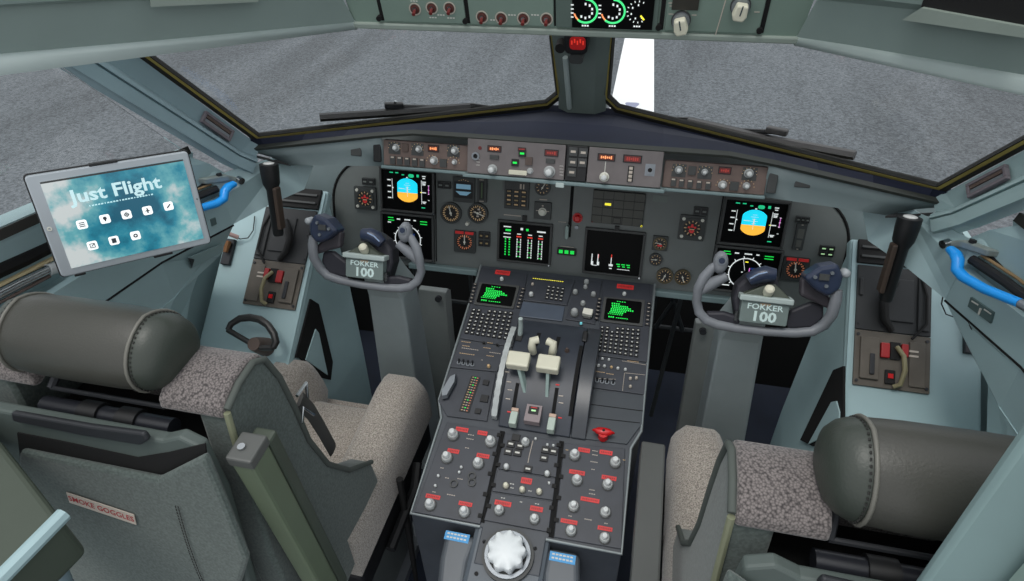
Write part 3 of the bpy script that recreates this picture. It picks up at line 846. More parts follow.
def draw_nd(b, G, W, H):
    b.mat(e_white); b.ring(G, 0, -0.12 * H, W * 0.50, W * 0.535, 0, 0.0005, seg=48)
    for i in range(12):
        a = 2 * pi * i / 12 + 0.2; GG = G.off(0, -0.12 * H, 0).rot(a); b.box(GG, W * 0.53, W * 0.60, -W * 0.014, W * 0.014, 0, 0.0005)
    for u, w_ in ((-0.36, 0.14), (0.0, 0.24), (0.30, 0.10)): tick(b, G, W * u, 0.80 * H, W * w_, H * 0.06, e_white)
    tick(b, G, -W * 0.68, 0.84 * H, W * 0.22, H * 0.04, e_green); tick(b, G, -W * 0.66, 0.72 * H, W * 0.24, H * 0.04, e_green); tick(b, G, -W * 0.74, 0.62 * H, W * 0.14, H * 0.05, e_white)
    for q in (0.78, 0.66): tick(b, G, W * 0.66, q * H, W * 0.28, H * 0.04, e_green)
    GG = G.off(0, -0.12 * H, 0).rot(0.25); b.mat(e_white); b.box(GG, -W * 0.008, W * 0.008, W * 0.1, W * 0.52, 0, 0.0006)
    tick(b, G, 0, 0.42 * H, W * 0.1, H * 0.05, e_yel); tick(b, G, W * 0.12, -0.0 * H, W * 0.03, H * 0.3, e_mag); tick(b, G, W * 0.22, 0.12 * H, W * 0.14, H * 0.1, mat('display_dim_blue', (20, 50, 110), 0.5, var=0, emit=0.5))
    tick(b, G, -W * 0.1, -0.08 * H, W * 0.05, H * 0.05, e_white); tick(b, G, -W * 0.55, -0.78 * H, W * 0.24, H * 0.05, e_white)
def draw_eng(b, G, W, H):
    tick(b, G, -W * 0.70, 0.78 * H, W * 0.30, H * 0.06, e_white); tick(b, G, -W * 0.66, 0.60 * H, W * 0.22, H * 0.10, e_green)
    tick(b, G, -W * 0.70, 0.42 * H, W * 0.28, H * 0.05, e_white); tick(b, G, -W * 0.70, 0.22 * H, W * 0.30, H * 0.05, e_white)
    for q in range(7): tick(b, G, -W * 0.76, (0.12 - q * 0.14) * H, W * 0.05, H * 0.08, e_green); tick(b, G, -W * 0.60, (0.12 - q * 0.14) * H, W * 0.05, H * 0.08, e_green)
    tick(b, G, -W * 0.12, 0.72 * H, W * 0.10, H * 0.12, e_white); tick(b, G, W * 0.10, 0.70 * H, W * 0.10, H * 0.12, e_green); tick(b, G, W * 0.66, 0.66 * H, W * 0.34, H * 0.08, e_white)
    for u, c0 in ((-0.22, e_red), (0.22, e_red), (0.64, e_red)):
        tick(b, G, W * u, 0.44 * H, W * 0.16, H * 0.05, e_white)
        tick(b, G, W * u, 0.30 * H, W * 0.20, H * 0.07, c0)
        for q in range(8):
            tick(b, G, W * (u - 0.07), (0.14 - q * 0.13) * H, W * 0.035, H * 0.10, e_white); tick(b, G, W * (u + 0.07), (0.14 - q * 0.13) * H, W * 0.035, H * 0.10, e_white)
            if q % 2: tick(b, G, W * u, (0.14 - q * 0.13) * H, W * 0.09, H * 0.03, e_green)
def draw_sys(b, G, W, H):
    for u in (-0.76, -0.54): tick(b, G, W * u, -0.38 * H, W * 0.035, H * 0.50, e_white); tick(b, G, W * (u + 0.02), -0.58 * H, W * 0.08, H * 0.18, e_white)
    tick(b, G, W * -0.52, -0.22 * H, W * 0.02, H * 0.20, e_red); tick(b, G, -W * 0.65, -0.68 * H, W * 0.18, H * 0.03, e_white)
    tick(b, G, -W * 0.05, -0.42 * H, W * 0.03, H * 0.40, e_white); tick(b, G, -W * 0.05, -0.16 * H, W * 0.03, H * 0.16, e_red); tick(b, G, -W * 0.05, -0.60 * H, W * 0.15, H * 0.10, e_white); tick(b, G, -W * 0.05, -0.76 * H, W * 0.10, H * 0.05, e_white)
    for u in (0.22, 0.40, 0.58): tick(b, G, W * u, -0.52 * H, W * 0.13, H * 0.05, e_green); tick(b, G, W * (u + 0.02), -0.62 * H, W * 0.10, H * 0.05, e_green)
    tick(b, G, W * 0.42, -0.76 * H, W * 0.46, H * 0.025, e_white)
display(MP, [(380.2, 167.0), (435.6, 169.6), (434.8, 214.8), (381.2, 209.8)], 'upper display in front of the left yoke with a blue and yellow horizon', 'horizon displays', draw_pfd)
display(MP, [(725.5, 197.0), (790.5, 200.6), (783.5, 249), (716, 243.6)], 'upper display in front of the right yoke with a blue and yellow horizon', 'horizon displays', draw_pfd)
display(MP, [(381.4, 210.8), (434.9, 215.8), (434.5, 262.0), (382.5, 256.0)], 'lower display in front of the left yoke with a white compass ring', 'compass ring displays', draw_nd)
display(MP, [(715.8, 244.6), (783.2, 250), (776, 296), (707.5, 290)], 'lower display in front of the right yoke with a white compass ring', 'compass ring displays', draw_nd)
display(MP, [(497, 219.8), (552.9, 223.4), (550.7, 266.3), (498, 260)], 'left centre display with four green and white engine columns', None, draw_eng, 0.006)
display(MP, [(585.6, 226.7), (646.6, 232.6), (640.5, 277.3), (581.9, 273.4)], 'mostly dark centre-right display with short bars along its bottom', None, draw_sys, 0.006)

# ---- round and square instruments
def gauge(px, py, rpx, label, square=False, ring=None, ticks=16, tm=None, needle=30, top_red=False, extras=None, name='gauge', cat='gauge', group=None, F=MP, hw=None, sc=1.0):
    sx, sy = pxscale(F, px, py); r = rpx * (sx + sy) / 2 * 1.0
    h = 0.006
    u, v = F.uv(px, py, h)
    o = thing(name, label, cat, F.p(u, v, -0.0035), group)
    tm = tm or amber
    b = MB()
    if square:
        b.mat(gauge_case); b.rrect(F, u, v, 2.3 * r * sc, 2.3 * r * sc, 0.15 * r, -0.0035, 0.003)
    b.mat(ring or gauge_case); b.ring(F, u, v, r * 0.86, r * 1.03, -0.003 if not square else 0.003, h, seg=28)
    b.build('bezel', o, smooth=40)
    b = MB(); b.mat(gauge_face); b.cyl(F, u, v, r * 0.87, -0.003 if not square else 0.003, h - 0.002, 24)
    b.mat(tm)
    G = F.off(u, v, h - 0.002)
    for i in range(ticks):
        GG = G.rot(2 * pi * i / ticks); b.box(GG, r * (0.62 if i % 2 else 0.54), r * 0.78, -r * 0.05, r * 0.05, 0, 0.0004)
    if top_red: b.mat(redm); b.box(G, -r * 0.95, -r * 0.08, r * 0.86, r * 1.12, 0, 0.003); b.box(G, r * 0.08, r * 0.95, r * 0.86, r * 1.12, 0, 0.003)
    if extras: extras(b, G, r)
    b.build('dial', o, smooth=None)
    if needle is not None:
        b = MB(); GG = G.rot(rad(needle)); b.mat(white); b.box(GG, -r * 0.05, r * 0.05, -r * 0.25, r * 0.68, 0.0006, 0.0014)
        b.cyl(GG, 0, 0, r * 0.12, 0.0004, 0.002, 12); b.build('needle', o, smooth=None)
    return o, G, r
def red_clock(b, G, r):
    b.mat(redm)
    for a in (0.3, 1.6, 2.9, 4.2, 5.2): b.box(G.rot(a), r * 0.2, r * 0.42, -r * 0.1, r * 0.1, 0, 0.0006)
    b.cbox(G, 0, r * 0.15, r * 0.3, r * 0.16, 0, 0.0007); b.cbox(G, 0, -r * 0.4, r * 0.36, r * 0.2, 0, 0.0007)
    b.mat(white)
    for i in range(4):
        a = pi / 4 + i * pi / 2; b.cyl(G, r * 1.28 * cos(a), r * 1.28 * sin(a), r * 0.17, -0.002, 0.002, 10)
    b.mat(amber); b.cbox(G, 0, -r * 0.12, r * 0.5, r * 0.08, 0, 0.0006)
gauge(364.6, 198.8, 8.6, 'square clock with four white corner screws left of the left horizon display', True, tm=amber, ticks=12, needle=None, extras=red_clock, name='clock', cat='clock', group='panel clocks', sc=1.12)
gauge(692, 228.5, 10, 'square clock with four white corner screws left of the right horizon display', True, tm=amber, ticks=12, needle=None, extras=red_clock, name='clock', cat='clock', group='panel clocks', sc=1.12)
gauge(450.5, 213.3, 10.2, 'round airspeed dial with amber ticks at the upper left of the standby group', False, ticks=24, needle=15, name='airspeed_dial', cat='gauge')
def altx(b, G, r):
    b.mat(labelw)
    for q in ((-0.3, 0.1), (0.25, 0.12), (0, -0.3), (0.1, 0.4)): b.cbox(G, r * q[0], r * q[1], r * 0.24, r * 0.16, 0, 0.0006)
gauge(477.5, 213.5, 9.8, 'round altimeter dial beside a small white knob in the standby group', False, ticks=20, needle=250, name='altimeter_dial', extras=altx)
u, v = MP.uv(467.5, 223.6); 
o = thing('setting_knob', 'tiny white setting knob between the two round standby dials', 'knob', MP.p(u, v, -0.0035))
knob(MP.off(0, 0, -0.003), u, v, 0.0052, 0.010, o, m=white, pointer=False, skirt=False)
gauge(464.3, 242.3, 9.4, 'bearing indicator with red top flags left of the engine display', True, ticks=20, needle=0, top_red=True, tm=mat('orange_tick', (206, 128, 92), 0.5, emit=0.15), group='bearing indicators', name='bearing_indicator')
gauge(795.5, 270, 11.0, 'bearing indicator with red top flags behind the right yoke grip', True, ticks=20, needle=8, top_red=True, tm=mat('orange_tick', (206, 128, 92), 0.5, emit=0.15), group='bearing indicators', name='bearing_indicator')
gauge(542.3, 188, 7.6, 'small round pressure gauge beside the numeric keypad', False, ticks=10, needle=-30, name='pressure_gauge')
gauge(660, 244, 6.5, 'square-cased brake pressure gauge, topmost of the four small dials right of centre', True, ring=gauge_ring, ticks=10, needle=80, name='pressure_gauge', extras=lambda b, G, r: (b.mat(redm), b.cbox(G, 0, -0.3 * r, r * 0.7, r * 0.3, 0, 0.0006)))
gauge(655.7, 260, 6.2, 'round dial with horizontal needle just under the square-cased brake gauge', False, ring=gauge_case, ticks=10, needle=95, name='pressure_gauge')
gauge(664.7, 276.3, 7.8, 'gold-rimmed dial, left of the pair at the panel bottom edge', False, ring=gauge_ring, ticks=12, needle=160, name='pressure_gauge')
gauge(682.6, 277.8, 7.6, 'gold-rimmed dial, right of the pair at the panel bottom edge', False, ring=gauge_ring, ticks=12, needle=200, name='pressure_gauge')

def block(name, label, cat, px, py, wpx, hpx, m, draw=None, group=None, h=0.004, F=MP, part='case'):
    u, v = F.uv(px, py, h); sx, sy = pxscale(F, px, py); w, hh = wpx * sx, hpx * sy
    o = thing(name, label, cat, F.p(u, v, -0.0035), group)
    b = MB(); b.mat(m); b.rrect(F, u, v, w, hh, 0.0015, -0.0035, h)
    b.build(part, o, smooth=None, bevel=0.0008)
    if draw:
        b = MB(); draw(b, F.off(u, v, h), w / 2, hh / 2); b.build('face', o, smooth=None)
    return o, F.off(u, v, h), w, hh
def dr_att(b, G, W, H):
    b.mat(black); b.rrect(G, 0, 0, W * 1.7, H * 1.3, 0.003, 0, 0.0006)
    b.mat(e_blue); b.poly(G, [(-W * 0.65, H * 0.08), (W * 0.65, H * 0.08), (W * 0.65, H * 0.45), (-W * 0.65, H * 0.45)], 0.0006, 0.0012)
    b.poly(G, [(-W * 0.72, -H * 0.12), (W * 0.72, -H * 0.12), (W * 0.3, -H * 0.42), (-W * 0.3, -H * 0.42)], 0.0006, 0.0012)
    b.mat(amber)
    for i in range(5): b.cbox(G, (-0.4 + i * 0.2) * W, H * (0.82 - 0.1 * abs(i - 2) * 0.5), W * 0.08, H * 0.06, 0, 0.0008)
block('standby_horizon', 'square standby horizon instrument with two grey-blue bands', 'gauge', 463.5, 190, 22, 25, gauge_case, dr_att)
def dr_rows(nr, nc, m, fill=0.6, bg=black, hgt=0.0012):
    def f(b, G, W, H):
        for i in range(nr):
            for j in range(nc):
                x = -W + 2 * W * (j + 0.5) / nc; y = -H + 2 * H * (i + 0.5) / nr
                b.mat(bg); b.cbox(G, x, y, 2 * W / nc * 0.84, 2 * H / nr * 0.8, 0, hgt)
                b.mat(m); b.cbox(G, x, y, 2 * W / nc * 0.84 * fill, 2 * H / nr * 0.22, hgt, hgt + 0.0004)
    return f
def dr_bar(b, G, W, H):
    b.mat(black); b.cbox(G, 0, 0, W * 1.0, H * 1.5, 0, 0.0006); b.mat(labelw); b.cbox(G, -W * 0.1, H * 0.88, W * 0.9, H * 0.06, 0, 0.0006); b.cbox(G, 0, -H * 0.9, W * 0.9, H * 0.06, 0, 0.0006)
    b.mat(mat('dim_green', (70, 90, 60), 0.5)); b.cbox(G, 0, 0, W * 0.3, H * 1.3, 0.0006, 0.0009)
block('marker_indicator', 'narrow vertical bar indicator beside the standby horizon', 'indicator', 481.8, 190.5, 9.5, 24, gauge_case, dr_bar)
block('fault_annunciator', 'small dark two-cell annunciator left of the standby horizon', 'annunciator', 443.8, 185.3, 13, 7, gauge_case, dr_rows(1, 2, mat('dim_white', (110, 116, 112), 0.5)))
block('fault_annunciator', 'small dark two-cell annunciator above the left clock', 'annunciator', 368, 181.8, 12.5, 7, gauge_case, dr_rows(1, 2, mat('dim_white', (110, 116, 112), 0.5)))
block('fault_annunciator', 'small dark two-cell annunciator above the right clock', 'annunciator', 700.8, 211.5, 14.5, 8, gauge_case, dr_rows(1, 2, mat('dim_white', (110, 116, 112), 0.5)))
block('fault_annunciator', 'small dark three-cell annunciator right of the right horizon display', 'annunciator', 803, 220, 14, 6.5, gauge_case, dr_rows(1, 3, mat('dim_white', (110, 116, 112), 0.5)))
block('marker_indicator', 'tall narrow indicator with framed window right of the right horizon display', 'indicator', 800, 237, 10.5, 27, gauge_case, lambda b, G, W, H: (b.mat(panelw), b.cbox(G, 0, H * 0.25, W * 1.2, H * 0.7, 0, 0.0008), b.cbox(G, 0, -H * 0.5, W * 1.0, H * 0.5, 0, 0.0008), b.mat(labelw), b.cbox(G, 0, H * 0.9, W * 0.4, H * 0.05, 0, 0.0008), b.cbox(G, 0, -H * 0.92, W * 0.4, H * 0.05, 0, 0.0008)))
block('selector_block', 'dark four-cell selector right of the left bearing indicator', 'indicator', 484, 239.5, 11.5, 14.5, gauge_case, dr_rows(2, 2, mat('dim_amber', (150, 130, 92), 0.5), 0.5))
block('selector_block', 'round-topped selector with four green lights above the right yoke grip', 'indicator', 827, 251.5, 15, 11, gauge_case, dr_rows(2, 2, mat('pale_green_lit', (170, 214, 160), 0.5, emit=0.5), 0.6))
def dr_keypad(b, G, W, H):
    b.mat(dkgrey); b.cbox(G, W * 0.0, H * 0.66, W * 1.7, H * 0.5, 0, 0.0008)
    b.mat(labelw); b.cbox(G, W * 0.32, H * 0.66, W * 0.14, H * 0.34, 0.0008, 0.0012); b.cbox(G, W * 0.56, H * 0.66, W * 0.10, H * 0.34, 0.0008, 0.0012)
kp, G, w, hh = block('data_entry_keypad', 'dark numeric keypad with amber keys above the left centre display', 'keypad', 516.5, 195.5, 24.5, 28, gauge_case, dr_keypad)
for i in range(4):
    for j in range(3):
        b = MB(); b.mat(black); x = (-0.30 + 0.30 * j) * w; y = (0.14 - 0.155 * i) * hh; b.cbox(G, x, y, w * 0.24, hh * 0.12, 0, 0.0022)
        b.mat(amber if (i + j) % 3 else mat('dim_amber', (150, 130, 92), 0.5)); b.cbox(G, x, y, w * 0.15, hh * 0.05, 0.0022, 0.0026)
        b.build('key', kp, smooth=None)
kb, G, w, hh = block('brightness_selector', 'square dimmer panel with one round white knob beside the keypad', 'control', 542.5, 211, 17, 17, gauge_case, lambda b, G, W, H: (b.mat(labelw), b.cbox(G, 0, H * 0.62, W * 0.2, H * 0.16, 0, 0.0006), b.cbox(G, -W * 0.62, 0, W * 0.3, H * 0.08, 0, 0.0006), b.cbox(G, W * 0.62, 0, W * 0.3, H * 0.08, 0, 0.0006), b.cbox(G, 0, H * 1.3, W * 0.9, H * 0.12, -0.003, -0.0028)))
knob(G, 0, -0.002, 0.0085, 0.009, kb, m=white, pointer=False)
gl, G, w, hh = block('gear_light_strip', 'black strip of three green gear lights left of the dark centre display', 'indicator', 566.5, 252, 19, 6.5, black)
for i in range(3):
    b = MB(); b.cbox(G, (-0.3 + 0.3 * i) * w, 0, w * 0.2, hh * 0.5, 0, 0.001); b.build('green_light', gl, e_green, smooth=None)
b = MB(); b.mat(labelw); b.cbox(G, 0, hh * 0.75, w * 0.7, 0.0014, -0.0038, -0.003); b.build('legend', gl, smooth=None)
# central annunciator grid
def dr_grid(b, G, W, H): pass
ag, G, w, hh = block('warning_annunciator', 'dark grid of warning cells with one yellow light above the dark centre display', 'annunciator', 618, 208.5, 52, 33, mat('annunciator_frame', (34, 36, 34), 0.5), None)
for i in range(4):
    for j in range(5):
        b = MB(); x = (-0.40 + 0.2 * j) * w; y = (0.375 - 0.25 * i) * hh
        lit = (i == 1 and j == 1)
        b.mat(mat('annunciator_cell', (66, 68, 62), 0.45, var=0.1)); b.cbox(G, x, y, w * 0.185, hh * 0.225, 0, 0.0015)
        if lit: b.mat(e_yel); b.cbox(G, x, y - hh * 0.02, w * 0.12, hh * 0.07, 0.0015, 0.002)
        if i == 3 and j == 2: b.mat(black); b.frame_ring(G, x, y, w * 0.16, hh * 0.2, 0.002, 0.0015, 0.003)
        b.build('warning_cell', ag, smooth=None)
for px, py, m in ((592.3, 221.5, reddk), (641.3, 226, e_yel)):
    u, v = MP.uv(px, py, 0.004); b = MB(); b.cyl(MP, u, v, 0.0025, 0.004, 0.0055, 10); b.build('fixing_screw', ag, m)

# ================================================================== PEDESTAL
UW, LW = 0.226, 0.208
cp = thing('center_pedestal', 'long dark centre pedestal between the two seats', 'pedestal', (0, -0.42, 0.0))
b = MB()
def pedpoly(n): return [PD.p(u, v, n) for u, v in ((-UW, 0.07), (-UW, -0.335), (-LW, -0.378), (-LW - 0.003, -0.592), (-0.062, -0.592), (-0.062, -0.66), (0.066, -0.66), (0.066, -0.592), (LW + 0.003, -0.592), (LW, -0.378), (UW, -0.335), (UW, 0.07))]
top = pedpoly(-0.004)
bot = [Vector((p.x * 0.96, p.y, 0.004)) for p in top]
b.loft([bot, top]); b.build('body', cp, pedm, smooth=None, bevel=0.002)
rail = mat('pedestal_edge_trim', (126, 134, 136), 0.4, 0.3)
b = MB()
for s in (-1, 1):
    b.tube([PD.p(s * UW, 0.07, -0.003), PD.p(s * UW, -0.335, -0.003), PD.p(s * LW, -0.378, -0.003), PD.p(s * (LW + 0.003), -0.592, -0.003), PD.p(s * 0.066, -0.592, -0.003)], 0.0032, 6)
b.build('edge_trim', cp, rail)
for s, (pa, pb) in ((-1, ((503, 431), (482, 522))), (1, ((562, 441), (551.5, 537)))):
    b = MB(); u0, v0 = PD.uv(*pa); u1, v1 = PD.uv(*pb)
    b.mat(slotm); b.poly(PD, [(u0 - 0.006, v0), (u0 + 0.004, v0), (u1 + 0.004, v1), (u1 - 0.006, v1)], -0.004, -0.0005)
    b.mat(blk2)
    for i in range(9):
        t = (i + 0.5) / 9; u = u0 + (u1 - u0) * t + 0.006 * (1 if i % 2 else -1); v = v0 + (v1 - v0) * t
        b.cbox(PD, u, v, 0.009, 0.008, -0.004, 0.003)
    b.build('module_rail', cp, smooth=None)

def module(name, label, cat, pix, m, group=None, n=0.0):
    pts = [PD.uv(*p) for p in pix]
    c = (sum(p[0] for p in pts) / len(pts), sum(p[1] for p in pts) / len(pts))
    o = thing(name, label, cat, PD.p(c[0], c[1], -0.0036), group)
    b = MB(); b.poly(PD, pts, -0.0036, n)
    b.build('faceplate', o, m, smooth=None, bevel=0.001)
    return o
def redlab(o, px, py, wpx, hpx=4.2, rot=0.0, m=None):
    u, v = PD.uv(px, py); sx, sy = pxscale(PD, px, py); w, h = wpx * sx, hpx * sy
    b = MB(); G = PD.off(u, v, 0)
    b.mat(m or redm); b.cbox(G, 0, 0, w, h, 0, 0.0012)
    b.mat(mat('red_label_dim', (140, 40, 42), 0.5))
    k = max(3, int(w / 0.004))
    for i in range(k): b.cbox(G, -w * 0.42 + w * 0.84 * (i + 0.5) / k, 0, w / k * 0.45, h * random.uniform(0.3, 0.55), 0.0012, 0.0015)
    return b.build('red_window', o, smooth=None)
def wmark(o, marks, m=None):
    b = MB(); b.mat(m or textw)
    for px, py, w in marks:
        u, v = PD.uv(px, py); sx, sy = pxscale(PD, px, py); k = max(2, int(w / 2))
        for i in range(k): b.cbox(PD, u - w * sx / 2 + w * sx * (i + 0.5) / k, v, w * sx / k * 0.6, 0.0018, 0, 0.0004)
    return b.build('printed_marks', o, smooth=None)
BK = lambda o, px, py, r=5.0, h=2.0, **k: pknob(PD, px, py, r, h, o, m=knobm, cap=knobc, pointer=False, **k)
def bigknob(o, px, py, r=5.2, capm=None):
    """tall concentric tuning knob; (px, py) is the centre of its cap"""
    sx, sy = pxscale(PD, px, py); R = r * sx; h = R * 1.9
    u, v = PD.uv(px, py, h * 1.2)
    b = MB(); b.mat(dkgrey); b.cyl(PD, u, v, R * 1.2, 0, h * 0.12, 20)
    b.mat(knobm); b.lathe(PD, u, v, [(R, h * 0.12), (R * 1.02, h * 0.5), (R * 0.85, h * 0.62)], 20)
    b.mat(capm or knobc); b.lathe(PD, u, v, [(R * 0.62, h * 0.62), (R * 0.6, h * 1.1), (R * 0.45, h * 1.2)], 16)
    return b.build('tuning_knob', o, smooth=40)
def smallknob(o, px, py, r=3.0, m=None, name='small_knob'):
    sx, sy = pxscale(PD, px, py); R = r * sx; h = R * 1.8
    u, v = PD.uv(px, py, h)
    b = MB(); b.mat(dkgrey); b.cyl(PD, u, v, R * 1.15, 0, h * 0.2, 14); b.mat(m or knobc); b.lathe(PD, u, v, [(R * 0.85, h * 0.2), (R * 0.8, h * 0.8), (R * 0.5, h)], 14)
    return b.build(name, o, smooth=40)
def toggle(o, px, py, m=None, lean=0.5, F=PD, L=0.014, r=0.0022):
    u, v = F.uv(px, py)
    b = MB(); b.mat(steel); b.ring(F, u, v, r * 1.2, r * 2.2, 0, 0.0025, seg=12)
    b.mat(m or silver); b.tube([F.p(u, v, 0), F.p(u, v + L * lean * 0.6, L * 0.6), F.p(u, v + L * lean, L)], [r * 0.8, r, r * 1.3], 8)
    return b.build('toggle_switch', o, smooth=40)

# ---- lower radio panels
o = module('radio_panel', 'left radio panel with six tall grey knobs at the aft end of the pedestal', 'radio panel', [(447, 422), (500.5, 430.5), (481.5, 518), (480, 524), (414, 512)], pedm2, 'aft radio panels')
for p in ((451.5, 430.5), (489.5, 437.5), (445.3, 453.5), (477, 459.5), (428.3, 501), (463, 508.5)): bigknob(o, *p)
for p in ((462, 429.7, 13), (482.5, 433.2, 10), (453.3, 451.2, 12), (483, 456, 13), (433, 496.8, 15), (465.5, 504, 14)): redlab(o, *p)
for p in ((438, 475), (435, 485), (461, 466.5), (459, 471.5)): smallknob(o, *p, r=1.7)
for p in ((472, 476.5), (472, 483), (454, 484)):
    u, v = PD.uv(*p); b = MB(); b.ring(PD, u, v, 0.006, 0.0085, 0, 0.004, seg=18); b.build('rotary_ring', o, dkgrey)
wmark(o, [(471, 435, 7), (470, 439, 8), (467, 448, 5), (442, 468, 4), (434, 492, 4), (451, 495, 9), (460, 479, 6), (447, 478, 5)], labelw)
o = module('radio_panel', 'right radio panel with eight tall grey knobs at the aft end of the pedestal', 'radio panel', [(564.5, 443), (625, 448.5), (621.5, 549), (554, 537)], pedm2, 'aft radio panels')
for p in ((574.7, 451), (615.7, 458.5), (577, 476.5), (608, 481), (573.5, 503), (605.7, 509), (571, 527.5), (605, 535)): bigknob(o, *p)
for p in ((584, 450.3, 12), (606, 452.7, 13), (577, 472.5, 16), (609, 478, 15), (590, 500, 19), (569, 521.7, 17), (605, 528.7, 15)): redlab(o, *p)
wmark(o, [(595, 451, 6), (595, 455, 6), (594, 462, 8), (593, 469.5, 4), (592, 490, 6), (592, 494, 7), (588, 519.5, 8), (570, 516, 4), (606, 523.5, 4)], labelw)
wmark(o, [(567, 450, 3), (624, 460, 3)], amber)
o = module('audio_panel', 'central black button panel just aft of the throttle levers', 'control panel', [(505.5, 433), (559.5, 441), (556, 477), (498, 468.5)], pedm2)
for p in ((525, 439),): bigknob(o, *p, r=4.2)
for p in ((547.3, 444), (553.3, 444.8), (535.5, 438)): smallknob(o, *p, r=1.6)
for p in ((506, 465, 3.2), (547, 472, 3.2)): smallknob(o, *p)
for px, py in ((511, 444.5), (520, 446.5), (508.3, 452), (517.5, 453.3), (545.5, 450.5), (553.5, 452), (544, 458.5), (528, 469.5), (516, 438)):
    sq_button(PD, px, py, 8, 6.6, o, black, textw if px != 516 else None)
b = MB(); pth = [PD.p(*PD.uv(x, y), 0.001) for x, y in ((533, 441), (529.5, 455), (528, 463))]; b.tube(pth, 0.0009, 5); b.build('index_line', o, labelw)
o = module('volume_panel', 'narrow panel with three cream knobs and one red window on the pedestal', 'control panel', [(497.5, 470), (555.5, 478.5), (552.8, 500), (492.3, 491)], pedm2)
for p in ((505.5, 484, 3.4), (522, 488, 3.4), (539, 490, 3.4)): smallknob(o, *p, m=cream)
redlab(o, 526.5, 481, 11, 6); wmark(o, [(512, 484, 5), (530, 491, 4), (512, 488, 4), (549, 482, 3)]); smallknob(o, 549, 482.5, 1.5)
o = module('radio_panel', 'short radio panel with two grey knobs in front of the white trim knob', 'radio panel', [(491.8, 492.5), (552.3, 501.5), (548.5, 532), (484, 520)], pedm2, 'aft radio panels')
for p in ((498.4, 507), (534, 516)): bigknob(o, *p, r=4.8)
redlab(o, 503, 503.5, 17, 5); redlab(o, 536.5, 509, 13, 5); wmark(o, [(503, 498, 5), (537, 504, 5), (521, 502, 3)])

# ---- aft end: trim knob between two arm blocks
F = PD
t = thing('trim_knob', 'large white scalloped trim knob at the aft end of the pedestal', 'knob', PD.p(*PD.uv(508, 565), -0.004))
u, v = PD.uv(506.5, 551, 0.03)
b = MB(); b.mat(dkgrey); b.cyl(PD, u, v, 0.050, -0.02, 0.004, 36); b.mat(steel); b.ring(PD, u, v, 0.037, 0.044, 0.004, 0.010, seg=36)
b.build('base_ring', t)
b = MB(); rings = []
for r, n in ((0.028, 0.006), (0.0345, 0.012), (0.0355, 0.032), (0.033, 0.039), (0.024, 0.043), (0.008, 0.044)):
    rings.append([PD.p(u + r * (1 + (0.085 * sin(9 * a) if r > 0.025 else 0)) * cos(a), v + r * (1 + (0.085 * sin(9 * a) if r > 0.025 else 0)) * sin(a), n) for a in [2 * pi * i / 72 for i in range(72)]])
b.loft(rings); b.build('scalloped_knob', t, starw, smooth=50)
b = MB(); b.box(PD, u - 0.078, u + 0.075, v - 0.10, v + 0.062, -0.028, -0.006); b.build('base_plate', t, mat('trim_base_grey', (84, 92, 100), 0.45), smooth=None, bevel=0.012)
b = MB(); b.mat(labelw)
for q in ((490, 558), (537, 563)):
    uu, vv = PD.uv(*q); b.cbox(PD, uu, vv, 0.005, 0.014, -0.006, -0.005)
b.mat(blk2)
for q in ((484, 541), (535, 548), (476, 573)):
    uu, vv = PD.uv(*q); b.cyl(PD, uu, vv, 0.004, -0.006, -0.004, 10)
b.build('scale_marks', t, smooth=None)
for nm, pts, lab, px, py in (('left', [(444, 531), (478, 534.5), (468, 560), (462, 600), (434, 596), (438, 556)], 'blue-labelled', 457, 537), ('right', [(547, 545), (580, 551.5), (580, 600), (541, 600), (542, 570)], '', 562.5, 558)):
    o = thing('stop_block', 'dark grey rounded block with a blue label %s of the white trim knob' % nm, 'block', PD.p(*PD.uv(px, py), -0.03), 'rounded blocks beside the trim knob')
    uv_ = [PD.uv(*q) for q in pts]
    b = MB(); b.poly(PD, uv_, -0.10, -0.012); b.build('block_body', o, mat('block_grey', (82, 88, 94), 0.4, var=0.06), smooth=None, bevel=0.012, bseg=4)
    uu, vv = PD.uv(px, py, -0.012)
    b = MB(); b.mat(bluelab); b.cbox(PD, uu, vv, 0.050, 0.017, -0.012, -0.011); b.mat(textw)
    for i in range(2):
        for j in range(6): b.cbox(PD, uu - 0.018 + 0.007 * j, vv + 0.004 - 0.007 * i, 0.005, 0.003, -0.011, -0.0106)
    b.build('blue_label', o, smooth=None)

